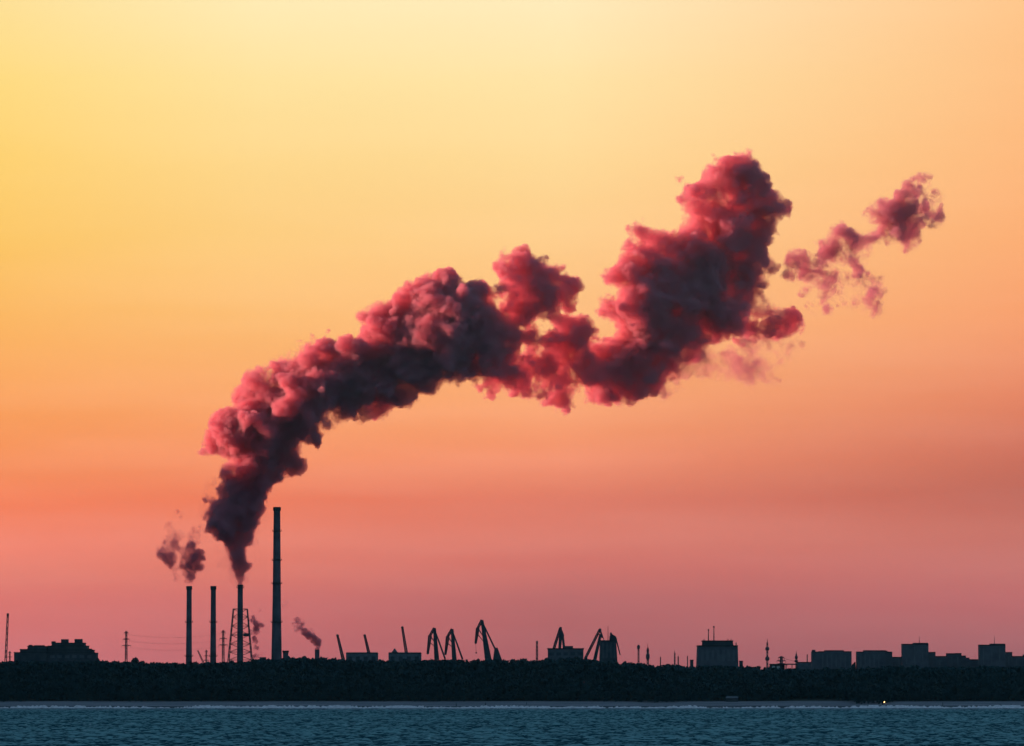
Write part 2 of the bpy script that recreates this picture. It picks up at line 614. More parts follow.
def crown_proto(seed, pine):
    """leaf tufts spread through an uneven crown of unit height 1 (z 0..1)"""
    r = np.random.default_rng(seed)
    v, f = [], []
    lobes = []
    for k in range(11):
        z = r.uniform(0.12, 0.9)
        rad = (0.30 * (1.08 - z) + 0.04) if pine else 0.30 * math.sqrt(max(0.06, 1 - (2 * z - 1.0) ** 2))
        a = r.uniform(0, 6.28)
        lobes.append((math.cos(a) * rad * 0.7, math.sin(a) * rad * 0.7, z, r.uniform(0.08, 0.17)))
    lobes.append((0, 0, 0.9, 0.10))
    for (lx, ly, lz, lr) in lobes:
        for j in range(26):
            d = r.normal(size=3)
            d /= np.linalg.norm(d)
            c = np.array([lx, ly, lz]) + d * lr * r.uniform(0.5, 1.05) * np.array([1, 1, 0.8])
            s = r.uniform(0.028, 0.06)
            a1 = r.normal(size=3)
            a1 /= np.linalg.norm(a1)
            a2 = np.cross(a1, d)
            a2 /= np.linalg.norm(a2) + 1e-6
            o = len(v)
            v += [c - a1 * s - a2 * s * 0.6, c + a1 * s - a2 * s * 0.6, c + a1 * s * 0.7 + a2 * s, c - a1 * s * 0.7 + a2 * s]
            f.append((o, o + 1, o + 2, o + 3))
    return np.array(v), np.array(f)


protos = [crown_proto(40 + k, k % 2 == 0) for k in range(8)]
fv, ff, fo = [], [], 0


def add_tree(x, y, h, w=1.0, zoff=0.0):
    global fo
    v, f = protos[rt.integers(len(protos))]
    a = rt.uniform(0, 6.28)
    c, s = math.cos(a), math.sin(a)
    wd = h * w
    q = np.stack([(v[:, 0] * c - v[:, 1] * s) * wd + x, (v[:, 0] * s + v[:, 1] * c) * wd + y, v[:, 2] * h + float(ground_z(x, y)) + zoff], -1)
    fv.append(q)
    ff.append(f + fo)
    fo += len(v)


FRONT = lambda px: np.interp(px, [0, 60, 160, 300, 420, 520, 600, 632, 645, 700, 780, 800, 838, 850, 880, 896, 960, 1024], [-3, 3, 0, 3, -3, 5, 0, -3, -16, 0, 4, 30, 26, -22, -24, 0, 5, 3])
for yy, sp_, h0 in ((3066, 3.2, 4.0), (3071, 3.6, 6.5), (3078, 4.2, 9.5), (3088, 4.6, 11.5), (3099, 5, 12.5), (3112, 5, 13.5), (3126, 5, 14.2), (3142, 5, 14.6), (3160, 5, 15.0), (3178, 5, 15.0), (3200, 6, 15), (3150, 3.2, 14.7), (3168, 3.2, 14.9), (3152, 4.5, 11), (3190, 4.5, 11), (3215, 4.5, 12), (3230, 5, 13), (3104, 3.4, 8), (3119, 3.4, 9), (3134, 3.4, 9.5)):
    x = -660.0
    while x < 660:
        x += sp_ * rt.uniform(0.6, 1.4) * (1 if abs(x) < 400 else 1.5)
        hh = h0 * (rt.normal(0.98, 0.042))
        e = 3.0 * math.sin(x * 0.013) + 2.0 * math.sin(x * 0.031 + 1.3)
        add_tree(x, yy + e + FRONT(512 + x * F / yy) * (1 if yy < 3100 else 0) + rt.uniform(-3, 3), hh, rt.uniform(0.95, 1.35) if h0 < 13 and h0 != 12.5 and h0 != 11.5 else rt.uniform(0.7, 1.1))
me = mesh_np('wood', np.concatenate(fv), np.concatenate(ff))
me.materials.append(M['foliage'])
wood = bpy.data.objects.new('wood', me)
COL.objects.link(wood)
tag(wood, 'dark pine wood along the whole shore behind the beach', 'wood', kind='stuff')


def single_tree(px, py, wpx, label, Y=3165, seed=1):
    top = at(px, py, Y)
    gz = float(ground_z(top.x, Y))
    h = top.z - gz
    e = thing('shore_tree', label, 'tree', (top.x, Y, gz))
    MB().tube((top.x, Y, gz - 0.3), (top.x, Y, gz + h * 0.7), 0.28, 0.12).tube((top.x, Y, gz + h * .45), (top.x + 1.6, Y, gz + h * .75), 0.1, 0.04).tube((top.x, Y, gz + h * .5), (top.x - 1.5, Y + .5, gz + h * .78), 0.1, 0.04).build('trunk', M['bark'], e)
    v, f = crown_proto(seed, False)
    v2, f2 = crown_proto(seed + 50, False)
    v = np.concatenate([v, v2 * np.array([0.95, 0.95, 0.97])])
    f = np.concatenate([f, f2 + len(v2)])
    ww = wpx * Y / F / 0.68
    me = mesh_np('crown', np.stack([v[:, 0] * ww, v[:, 1] * ww, v[:, 2] * h * 0.92 + h * 0.08], -1), f)
    me.materials.append(M['foliage'])
    c = bpy.data.objects.new('crown', me)
    COL.objects.link(c)
    c.parent = e


single_tree(136.5, 657.3, 14, 'round crowned tree rising above the wood just right of the left pylon', seed=71)
single_tree(577, 655.8, 11, 'broad tree standing out of the wood before the long flat building with a crane', seed=72)
single_tree(854.6, 661.5, 7, 'tree filling the narrow gap between the two arched apartment blocks', Y=3180, seed=74)
single_tree(303, 656.6, 8, 'tree on the crest of the wood left of the short steaming stack', seed=73)

# ------------------------------------------------------------------ power station
YP = 6000.0
U = YP / F                                                        # metres per pixel there


def gz(Y):
    return float(ground_z(0, Y)) if Y < 3900 else 4.0


def chimney(name, label, px, top, w_top, w_bot, rings, group=None, cap=4.0):
    p = at(px, top, YP)
    e = thing(name, label, 'chimney', (p.x, YP, 4.0), group)
    rb, rtp = w_bot / 2 * U, w_top / 2 * U
    H = p.z - 4.0
    ztop = p.z
    MB().lathe((p.x, YP), [(rb * 1.02, 3.5), (rb * 0.99, 4 + H * 0.1), (rb + (rtp - rb) * 0.62, 4 + H * 0.5), (rtp, ztop - cap * U), (rtp, ztop - cap * U + .1)]).build('shaft', M['concrete'], e)
    MB().lathe((p.x, YP), [(rtp * 1.0, ztop - cap * U), (rtp * 1.2, ztop - cap * U + .6), (rtp * 1.2, ztop - 0.5), (rtp * 0.98, ztop), (rtp * 0.8, ztop), (rtp * 0.75, ztop - 2)]).build('cap', M['soot'], e)
    for y in rings:
        z = at(px, y, YP).z
        tt = (z - 4) / H
        r = (rb + (rtp - rb) * min(1, tt / 0.97)) if tt > 0.1 else rb
        m = MB().lathe((p.x, YP), [(r * 0.98, z - .9), (r + 1.5, z - .3), (r + 1.5, z + .1), (r * 0.98, z + .15)])
        for k in range(14):
            a = 2 * math.pi * k / 14
            c, s = math.cos(a) * (r + 1.42), math.sin(a) * (r + 1.42)
            m.tube((p.x + c, YP + s, z), (p.x + c, YP + s, z + 1.3), 0.12, None, 4)
        m.lathe((p.x, YP), [(r + 1.36, z + 1.15), (r + 1.5, z + 1.15), (r + 1.5, z + 1.35), (r + 1.36, z + 1.35)])
        m.build('platform', M['steel'], e)
    MB().box(p.x + rb * .3 - .3, p.x + rb * .3 + .3, YP - rb * 1.04, YP - rb * 0.9, 4, 4 + H * 0.1).build('ladder', M['steel'], e)
    return e


ch = chimney('power_chimney', 'slim dark chimney furthest left, standing below the two loose smoke puffs', 189.2, 586, 5.0, 6.6, (622, 656), 'twin slim chimneys')
c2 = copy_tree(ch)
place(c2, (at(213.4, 586, YP).x, YP, 4.0), label='slim dark chimney second from the left, with no smoke above it')
chimney('tall_chimney', 'tallest chimney of the power station, tapering and smokeless', 277, 507, 6.6, 11.2, (531, 560, 583.5, 622))
ch3 = chimney('smoking_chimney', 'chimney inside a steel lattice frame pouring out the big smoke plume', 240.3, 584.5, 5.2, 6.8, (587.5,), cap=1.5)
cx = at(240.3, 620, YP).x
fz = lambda y: at(240, y, YP).z
top_h, bot_h = 6.9 * U, 11.6 * U
fr_ = MB()
levels = [695, 672, 660, 652, 644, 635, 626, 617, 609]


def half(y):
    return top_h + (bot_h - top_h) * (y - 609) / (660 - 609)


for i, y in enumerate(levels):
    h = half(y)
    z = fz(y)
    cs = [(cx - h, YP - h, z), (cx + h, YP - h, z), (cx + h, YP + h, z), (cx - h, YP + h, z)]
    for k in range(4):
        fr_.tube(cs[k], cs[(k + 1) % 4], 0.42 if y in (609, 635) else 0.26, None, 5)
    if i:
        y0 = levels[i - 1]
        h0, z0 = half(y0), fz(y0)
        c0 = [(cx - h0, YP - h0, z0), (cx + h0, YP - h0, z0), (cx + h0, YP + h0, z0), (cx - h0, YP + h0, z0)]
        for k in range(4):
            fr_.tube(c0[k], cs[(k + 1) % 4], 0.2, None, 4)
            fr_.tube(c0[(k + 1) % 4], cs[k], 0.2, None, 4)
frame = fr_.build('support_frame', M['steel'], ch3)
for sx in (-1, 1):
    for sy in (-1, 1):
        MB().tube((cx + sx * half(695), YP + sy * half(695), fz(695)), (cx + sx * top_h, YP + sy * top_h, fz(609)), 0.62, 0.5, 6).build('leg', M['steel'], frame)
MB().box(cx + 3.3 * U, cx + 9.6 * U, YP - 6, YP + 4, fz(636.3), fz(633.2)).build('duct_box', M['soot'], ch3)

# low plant hall and small stack below the wisps of steam, mostly hidden by the wood
p0 = at(246, 660, YP)
e = thing('boiler_house', 'low plant building behind the trees between the lattice frame and the tallest chimney', 'building', (p0.x, YP + 40, 4))
MB().box(at(252, 660, YP).x, at(272, 660, YP).x, YP + 30, YP + 70, 4, fz(659.2)).build('wall', M['panel_dark'], e)
MB().box(at(258, 660, YP).x, at(264, 660, YP).x, YP + 35, YP + 55, fz(659.3), fz(657.0)).build('roof_house', M['panel_dark'], e)
e = thing('pump_house', 'small block with a pale side at the right foot of the tallest chimney', 'building', tuple(at(285, 694, YP)))
MB().box(at(282.5, 660, YP).x, at(287.5, 660, YP).x, YP + 10, YP + 24, 4, fz(652.5)).build('wall', M['panel'], e)
MB().box(at(282, 660, YP).x, at(288, 660, YP).x, YP + 9, YP + 25, fz(652.4), fz(650.5)).build('roof', M['roof'], e)
e = thing('short_stack', 'short stubby stack at the crest of the wood giving off steam that drifts left', 'chimney', tuple(at(317.5, 694, YP)))
xs = at(317.2, 650, YP).x
MB().lathe((xs, YP), [(3.0, 3.5), (2.8, fz(652)), (2.7, fz(649.6)), (2.4, fz(649.6)), (2.3, fz(651))]).build('shaft', M['concrete'], e)
MB().lathe((xs, YP), [(2.7, fz(650.4)), (3.15, fz(650.3)), (3.15, fz(650.0)), (2.7, fz(649.9))]).build('rim', M['soot'], e)


# ------------------------------------------------------------------ pylons, masts, wires
def pylon(px, top, base, label, group, arms=(0.06, 0.28, 0.50), wbase=4.0, Y=YP):
    p = at(px, top, Y)
    zb = 4.0
    H = p.z - zb
    e = thing('power_pylon', label, 'pylon', (p.x, Y, zb), group)
    m = MB()
    m.truss((p.x, Y, zb), (p.x, Y, zb + H * 0.6), wbase * U, 1.8 * U, r=0.5, bays=9)
    m.truss((p.x, Y, zb + H * 0.6), (p.x, Y, p.z), 1.8 * U, 1.3 * U, r=0.5, bays=8)
    body = m.build('tower_body', M['steel'], e)
    vis = (base - top) * U
    for a, hw in zip(arms, (2.2, 3.4, 4.4)):
        z = p.z - vis * a
        m = MB()
        for s in (-1, 1):
            m.tube((p.x, Y - .5, z + .9), (p.x + s * hw * U, Y, z), 0.42, 0.2, 5)
            m.tube((p.x, Y + .5, z - .6), (p.x + s * hw * U, Y, z), 0.42, 0.2, 5)
            m.tube((p.x + s * hw * U, Y, z), (p.x + s * hw * U, Y, z - 2.2), 0.16, None, 5)
        m.build('crossarm', M['steel'], e)
    return e


PG = 'lattice power pylons'
py1 = pylon(126.3, 631, 660, 'lattice pylon standing alone between the stepped building and the twin chimneys', PG)
py2 = copy_tree(py1)
place(py2, (at(223.3, 629.5, YP).x, YP, 4.0), 1.012, label='lattice pylon between the second slim chimney and the lattice framed chimney')
py3 = copy_tree(py1)
place(py3, (at(206.3, 652, YP).x, YP, 4.0), 0.70, label='small pylon top between the twin slim chimneys')
py4 = copy_tree(py1)
place(py4, (at(9.8, 653, YP).x, YP, 4.0), 0.68, label='small pylon top beside the leaning mast at the left edge')
WG = 'power lines from the left pylon to the chimneys'
for k, (ya, hw) in enumerate(((632.8, 2.2), (639.1, 3.4), (645.5, 4.4))):
    for s in (-1, 1):
        a, b_ = at(126.3 + s * hw, ya + 1.6, YP), at(223.3 + s * hw, ya + .6, YP)
        m = MB()
        pts = [a.lerp(b_, i / 12) - Vector((0, 0, 8.0 * 4 * (i / 12) * (1 - i / 12) * .55)) for i in range(13)]
        for i in range(12):
            m.tube(pts[i], pts[i + 1], 0.045, None, 4, False)
        w = m.build('power_line', M['wire'], None, origin=a)
        tag(w, ('upper', 'middle', 'lower')[k] + ' power line pair hung between the left pylon and the pylon by the chimneys', 'cable', WG)


def mast(px, top, base, label, group, name='lattice_mast', w=1.3, lumps=(), Y=5200.0, lean=0.0, tip=0.0):
    p, q = at(px + lean, top, Y), at(px, base + 28, Y)
    k = Y / F
    zt = p.z - tip * k
    q.z = 4.0
    e = thing(name, label, 'mast', tuple(q), group)
    MB().truss(q, (p.x, Y, zt), w * k, w * .7 * k, r=0.36 * max(1, w / 1.5), bays=14).build('lattice', M['steel'], e)
    if tip:
        MB().tube((p.x, Y, zt), (p.x, Y, p.z), 0.35, 0.12, 6).build('tip', M['steel'], e)
    for y, hw, hh in lumps:
        c = at(px, y, Y)
        m = MB()
        m.lathe((c.x, Y), [(hw * k * .6, c.z - hh * k), (hw * k, c.z - hh * k * .5), (hw * k, c.z + hh * k * .5), (hw * k * .6, c.z + hh * k)], 10)
        m.build('antenna_drum', M['steel'], e)
    return e


MG = 'lattice masts on the skyline'
mast(537, 641, 660, 'plain thick mast left of the long building with a crane on its roof', MG, w=2.0)
mast(638.5, 645, 662, 'mast with a wide top box, right of the dark silo building', MG, w=1.6, lumps=((647.2, 1.5, 2.0),))
mast(647.8, 643, 662, 'tapering spire mast with thick lower part right of the wide topped mast', MG, w=1.9, lumps=((651, 1.3, 2.2), (656.5, 1.9, 3.2)), tip=5)
mast(660.5, 657, 664, 'very short thin post between the spire mast and the pair of masts', MG, w=0.7)
mast(674.7, 650, 664, 'left taller one of two close thin masts before the big stepped block', MG, w=1.3, tip=3)
mast(678.2, 655.5, 664, 'right shorter one of two close thin masts before the big stepped block', MG, w=1.0, tip=1)
mast(687.5, 656, 665, 'thin short post close left of the big stepped block', MG, w=0.6)
mast(767.3, 638.5, 668, 'tall mast with two drums standing left of the low shed with white containers', MG, w=1.5, lumps=((648.8, 2.0, 1.8), (658.7, 2.1, 2.0)), tip=4, Y=4500)
mast(796.3, 651, 668, 'mast with a wide drum above the flat link roof', MG, w=1.3, lumps=((657.5, 1.5, 1.8), (661, 1.8, 1.2)), tip=3, Y=4520)
mast(807.2, 654.5, 668, 'thin pole right of the drummed mast and left of the apartment blocks', MG, w=0.5, Y=4520)
e = mast(4.2, 613.5, 660, 'tall leaning lattice crane mast at the left edge of the skyline', None, 'leaning_mast', w=2.0, Y=YP, lean=3.7)
e['category'] = 'crane'
p = at(7.8, 615, YP)
MB().lathe((p.x, YP), [(0.9, p.z - 1.6), (1.35, p.z - .8), (1.35, p.z + .9), (0.7, p.z + 1.7)], 10).build('head_sheave', M['crane'], e)
e = thing('small_derrick', 'small slanted boom between the twin slim chimneys', 'crane', (at(203.5, 694, YP).x, YP, 4.0))
MB().truss(at(204, 664, YP), at(197.8, 650.5, YP), 1.3 * U, 1.0 * U, r=0.3, bays=8).build('boom', M['crane'], e)
a = at(204, 664, YP)
MB().box(a.x - 2, a.x + 3, YP - 2, YP + 2, 4, a.z + 1).build('cab', M['crane'], e)

# ------------------------------------------------------------------ port cranes and sheds
YC = 5600.0
UC = YC / F


def P(px, py, dy=0.0):
    v = at(px, py, YC)
    v.y += dy
    return v


def box_px(m, x0, x1, y_top, y_bot, Y, depth, tx=0.0):
    a, b_ = at(x0, y_top, Y), at(x1, y_bot, Y)
    zb = 4.0 if y_bot is None else b_.z
    m.box(a.x, b_.x, Y, Y + depth, zb, a.z, tx)
    return m


def boom_crane(px0, px1, top, label, group):
    """slewing crane seen as a raised boom above a shed roof"""
    base = P(px1, 694)
    base.z = 4.0
    e = thing('boom_crane', label, 'crane', tuple(base), group)
    foot, tip = P(px1, 662), P(px0, top)
    MB().truss(foot, tip, 2.4 * UC, 1.3 * UC, r=0.7, bays=12).build('boom', M['crane'], e)
    MB().lathe((tip.x, YC), [(0.8, tip.z - 1.3), (1.45, tip.z - .6), (1.45, tip.z + .7), (0.8, tip.z + 1.3)], 10).build('head_sheave', M['crane'], e)
    MB().box(foot.x - 2.5, foot.x + 5, YC - 2.5, YC + 2.5, foot.z - 5, foot.z - 0.2, 0.3, 0.3).build('cab', M['crane'], e)
    m = MB()
    m.truss((foot.x, YC, 4), (foot.x, YC, foot.z - 5), 7, 4, r=0.4, bays=5)
    m.build('portal', M['crane'], e)
    return e


BG = 'raised crane booms over the port sheds'
b1 = boom_crane(337.5, 343.8, 635.5, 'raised boom at the left end of the long shed without a gable', BG)
b2 = copy_tree(b1)
place(b2, P(371, 694).xyz * 1, label='raised boom in the middle of the three, rising from the first shed')
b2.location.z = 4.0
b3 = boom_crane(402.3, 407.8, 627.5, 'tallest and rightmost of the three single booms, rising from the gabled shed', BG)


def portal_crane(apex, knee, jibend, mastfoot, stayfoot, wm, label, group, cw=None, hook=None):
    base = P(mastfoot[0], 694)
    base.z = 4.0
    e = thing('portal_crane', label, 'crane', tuple(base), group)
    A, K, J, Fm, Sf = P(*apex), P(*knee), P(*jibend), P(*mastfoot), P(*stayfoot)
    MB().girder(Fm, A, wm * UC * 1.0, 2.2 * UC, 3.2 * UC, 1.4 * UC, r=0.4, bays=9).build('main_jib', M['crane'], e)
    MB().truss(A, K, 1.6 * UC, 1.6 * UC, 1.6 * UC, 1.4 * UC, r=0.8, bays=3).truss(K, J, 2.6 * UC, 1.3 * UC, 1.4 * UC, 0.8 * UC, r=0.75, bays=9).build('front_jib', M['crane'], e)
    m = MB()
    for dy in (-1.6, 1.6):
        m.tube(A + Vector((0, dy * .6, -1.5)), Sf + Vector((0, dy, 0)), 0.8, 1.0, 6)
    m.tube(K, P((mastfoot[0] + apex[0]) / 2 + .3, (mastfoot[1] + apex[1]) / 2), 0.7, .5, 5)
    m.tube(K.lerp(J, .35), P((mastfoot[0] + apex[0]) / 2 + .9, (mastfoot[1] * .62 + apex[1] * .38)), 0.55, .4, 5)
    m.build('back_stay', M['crane'], e)
    MB().box(Fm.x - 3.2 * UC, Sf.x + 1.2 * UC, YC - 4, YC + 4, Fm.z - 7, Fm.z - 0.1, .6, .5).build('machine_house', M['crane'], e)
    for sx in (Fm.x - 2.5 * UC, Sf.x):
        MB().truss((sx, YC, 4), (sx, YC, Fm.z - 7), 3.5, 2.5, 9, 6, r=0.45, bays=4).build('portal_leg', M['crane'], e)
    h0 = J
    if hook:
        h1 = P(*hook)
        MB().tube(h0, h1, 0.16, None, 5).box(h1.x - .9, h1.x + .9, YC - .6, YC + .6, h1.z - 1.6, h1.z, .2, .1).build('hook', M['crane'], e)
    if cw:
        x0, x1, y0, y1 = cw
        a, b_ = P(x0, y0), P(x1, y1)
        MB().poly([(a.x - 1, YC - 3, b_.z), (b_.x + 1.5, YC - 3, b_.z), (b_.x - 1.5, YC - 3, (a.z + b_.z) / 2), (a.x + 4.5, YC - 3, a.z), (a.x + 1.2, YC - 3, a.z - .6), (a.x - 1, YC + 3, b_.z), (b_.x + 1.5, YC + 3, b_.z), (b_.x - 1.5, YC + 3, (a.z + b_.z) / 2), (a.x + 4.5, YC + 3, a.z), (a.x + 1.2, YC + 3, a.z - .6)],
                  [(0, 1, 2, 3, 4), (9, 8, 7, 6, 5), (1, 0, 5, 6), (2, 1, 6, 7), (3, 2, 7, 8), (4, 3, 8, 9), (0, 4, 9, 5)]).build('counterweight', M['crane'], e)
    return e


CG = 'level luffing port cranes'
k1 = portal_crane((434.5, 628), (430.0, 635.5), (427.7, 654), (436.8, 660), (445.2, 659), 4.2, 'luffing port crane with folded jib, left of the close pair near the tallest crane', CG)
k2 = copy_tree(k1)
place(k2, (k1.location.x + 17.6 * UC, YC, 4.0), 0.985, label='luffing port crane with folded jib, right of the close pair near the tallest crane')
portal_crane((482, 620), (477.8, 628), (475.6, 643.5), (488.3, 660), (497, 653), 6.0, 'tallest luffing port crane, with hook and a heavy counterweight on its right', CG,
             cw=(493.5, 501.5, 647.5, 662), hook=(476.2, 652))


def shed(x0, x1, top, label, gable=None, Y=YC - 60, mat='shed'):
    a = at((x0 + x1) / 2, 694, Y)
    a.z = 4.0
    e = thing('port_shed', label, 'shed', tuple(a))
    p, q = at(x0, top + 1.0, Y), at(x1, top + 1.0, Y)
    MB().box(p.x, q.x, Y, Y + 30, 4, p.z).build('wall', M[mat], e)
    p2, q2 = at(x0 - .4, top, Y), at(x1 + .4, top, Y)
    MB().box(p2.x, q2.x, Y - .8, Y + 31, p.z + .003, p2.z, 1.0, 3).build('roof', M['roof'], e)
    if gable:
        gx0, gx1, gy = gable
        c0, c1, pk = at(gx0, top, Y), at(gx1, top, Y), at((gx0 + gx1) / 2, gy, Y)
        MB().poly([(c0.x, Y + 2, c0.z), (c1.x, Y + 2, c1.z), (pk.x, Y + 2, pk.z), (c0.x, Y + 20, c0.z), (c1.x, Y + 20, c1.z), (pk.x, Y + 20, pk.z)],
                  [(0, 1, 2), (5, 4, 3), (0, 2, 5, 3), (1, 4, 5, 2), (0, 3, 4, 1)]).build('roof_gable', M['shed'], e)
    n = 4
    for i in range(n):
        xx = p.x + (q.x - p.x) * (i + .5) / n
        MB().box(xx - 2.2, xx + 2.2, Y - .12, Y + .1, 5, p.z - 3.5).build('gate', M['panel_dark'], e)
    return e


shed(346, 377.5, 652.3, 'long low port shed with a grey wall under the first raised booms')
shed(388.5, 421, 652.3, 'long low port shed with a small roof gable at its left end', gable=(391.5, 397.5, 648.2))

# long flat building with a crane behind it
YB = 5300.0
UB = YB / F


def block(name, label, parts, Y, cat='building', mat='panel', roofs=True, base=4.0):
    """parts: (x0, x1, top) boxes side by side or stacked in picture columns"""
    x0 = min(p_[0] for p_ in parts)
    x1 = max(p_[1] for p_ in parts)
    a = at((x0 + x1) / 2, 694, Y)
    a.z = base
    e = thing(name, label, cat, tuple(a))
    return e


e = block('warehouse', 'long flat roofed warehouse with a crane rising behind it', [(548, 583.5, 649)], YB)
a, b_ = at(548, 649.3, YB), at(583.5, 660, YB)
MB().box(a.x, b_.x, YB, YB + 40, 4, a.z).build('wall', M['panel'], e)
MB().box(a.x - .6, b_.x + .6, YB - .6, YB + 40.6, a.z + .003, a.z + 1.2).build('roof', M['roof'], e)
for i in range(5):
    xx = a.x + (b_.x - a.x) * (i + .5) / 5
    MB().box(xx - 2.4, xx + 2.4, YB - .14, YB + .1, a.z - 6.5, a.z - 3.2).build('window', M['panel_dark'], e)
YC = 5420.0
UC = YC / F
base = P(560, 694)
base.z = 4
e = thing('gantry_crane', 'crane with a steep left jib behind the long flat warehouse', 'crane', tuple(base), CG)
MB().truss(P(552.8, 652), P(560.3, 628), 1.7 * UC, 1.5 * UC, r=0.75, bays=9).build('front_jib', M['crane'], e)
MB().girder(P(559.2, 655), P(561, 631), 2.0 * UC, 2.8 * UC, 2 * UC, 2 * UC, r=0.4, bays=7).build('main_jib', M['crane'], e)
MB().tube(P(561, 629), P(563.8, 636), 0.8).tube(P(562.5, 634), P(564.3, 650), 1.3).build('back_stay', M['crane'], e)
MB().lathe((P(560.6, 628).x, YC), [(0.8, P(560, 629.5).z), (1.5, P(560, 628.6).z), (1.4, P(560, 627.4).z), (.6, P(560, 626.9).z)], 10).build('head_sheave', M['crane'], e)
q0, q1 = P(562.5, 646), P(573.2, 651)
MB().box(q0.x, q1.x, YC - 4, YC + 4, q1.z, q0.z, .3).build('machine_house', M['crane'], e)
MB().truss((base.x, YC, 4), (base.x, YC, q1.z), 9, 7, r=.5, bays=4).build('portal_leg', M['crane'], e)

# dark silo building with its loading crane
e = block('silo_building', 'dark tall silo building with a thin antenna, right of the long flat warehouse', [(599, 618, 640)], YB)
def trap(m, xa0, xa1, xb0, xb1, yt, yb, Y, depth):
    """x a0..a1 at the bottom row yb, x b0..b1 at the top row yt"""
    p = [at(xa0, yb, Y), at(xa1, yb, Y), at(xb1, yt, Y), at(xb0, yt, Y)]
    f_ = [(v.x, Y, v.z) for v in p] + [(v.x, Y + depth, v.z) for v in p]
    return m.poly(f_, [(0, 1, 2, 3), (7, 6, 5, 4), (1, 0, 4, 5), (2, 1, 5, 6), (3, 2, 6, 7), (0, 3, 7, 4)])


trap(MB(), 598.8, 619.5, 600.2, 616.2, 641, 694, YB, 26).build('wall', M['panel_dark'], e)
trap(MB(), 600.0, 616.4, 600.0, 616.4, 640.2, 640.95, YB - 1, 28).build('roof', M['roof'], e)
trap(MB(), 609.4, 616.0, 609.9, 614.5, 635.5, 640.15, YB + 4, 14).build('lift_house', M['panel_dark'], e)
MB().tube(at(608, 640.2, YB + 8), at(608, 625.8, YB + 8), 0.38, 0.2, 6).build('antenna', M['steel'], e)
for x in (603, 607, 611, 615):
    trap(MB(), x - .5, x + .5, x - .5, x + .5, 642.5, 658, YB - .15, .3).build('facade_strip', M['panel'], e)
MB().tube(at(615.6, 637, YB + 6), at(620.2, 655, YB + 6), 0.8, 0.6, 6).tube(at(611, 634, YB + 6), at(615.8, 637.2, YB + 6), 0.7, 0.7, 6).build('loading_chute', M['crane'], e)
MB().lathe((at(611, 634, YB + 6).x, YB + 6), [(0.7, at(611, 636, YB).z), (1.3, at(611, 634, YB).z), (.6, at(611, 632.4, YB).z)], 10).build('hoist_head', M['crane'], e)
YC = 5360.0
UC = YC / F
base = P(592, 694)
base.z = 4
e = thing('loading_crane', 'crane with a long slanting jib leaning against the left of the dark silo building', 'crane', tuple(base), CG)
MB().truss(P(585.5, 658), P(599.6, 630), 1.5 * UC, 1.7 * UC, r=0.7, bays=10).build('front_jib', M['crane'], e)
MB().girder(P(594.5, 661), P(600.6, 634), 2.8 * UC, 2.0 * UC, 2 * UC, 2 * UC, r=0.4, bays=8).build('main_jib', M['crane'], e)
MB().tube(P(600, 629.6), P(602.6, 638), 0.9, 1.0, 6).tube(P(602, 634), P(604.5, 642), 0.4, .4, 5).build('back_stay', M['crane'], e)
MB().lathe((P(600, 629.5).x, YC), [(0.9, P(600, 631.4).z), (1.6, P(600, 630.3).z), (1.5, P(600, 629).z), (.6, P(600, 628.4).z)], 10).build('head_sheave', M['crane'], e)
q0, q1 = P(583.5, 657), P(588, 663)
MB().box(q0.x, q1.x, YC - 3, YC + 3, q1.z, q0.z, .8).build('grab', M['crane'], e)
q = P(593.5, 661)
MB().box(q.x - 6, q.x + 7, YC - 4, YC + 4, 4, q.z).build('machine_house', M['crane'], e)

# ------------------------------------------------------------------ stepped building at the left
YL = 4600.0


def stack(e, rects, Y, depth, mat, roof=True, name='wall'):
    for i, (x0, x1, yt, yb) in enumerate(rects):
        d = depth * (1 - 0.06 * i)
        yo = Y + i * 1.3
        a, b_ = at(x0, yt, yo), at(x1, yb, yo)
        w = MB().box(a.x, b_.x, yo, yo + d, 4.0 if yb > 680 else b_.z + .004, a.z).build(name, M[mat], e)
        if roof:
            MB().box(a.x - .35, b_.x + .35, yo - .35, yo + d + .35, a.z + .003, a.z + .55).build('roof', M['roof'], w)


e = thing('stepped_building', 'broad stepped building with terraces and roof boxes above the trees at the left', 'building', (at(55, 694, YL).x, YL, 4))
stack(e, [(14, 46.5, 652.7, 694), (20, 46.5, 649.6, 652.6), (27.5, 46.5, 646.6, 649.5)], YL, 24, 'panel_dark')
stack(e, [(46.6, 95.6, 653.2, 694), (46.6, 92.5, 650.2, 653.1), (48, 87.0, 646.2, 650.1), (51.5, 84.0, 643.2, 646.1)], YL + 3, 26, 'panel_dark')
for x0, x1, y0, y1 in ((28.5, 32, 644.8, 646.5), (33.5, 44, 645.2, 646.5), (51.5, 55, 641.3, 643), (61, 68, 639.2, 643), (74.5, 82, 639.0, 643), (89, 91.5, 648.6, 650.1)):
    a, b_ = at(x0, y0, YL + 12), at(x1, y1, YL + 12)
    MB().box(a.x, b_.x, YL + 12, YL + 20, b_.z - .2, a.z).build('roof_box', M['panel_dark'], e)
for i in range(6):
    x = 50 + i * 7.4
    a, b_ = at(x, 655, YL + 3), at(x + 4.5, 658, YL + 3)
    MB().box(a.x, b_.x, YL + 2.8, YL + 3.2, b_.z, a.z).build('window', M['panel'], e)

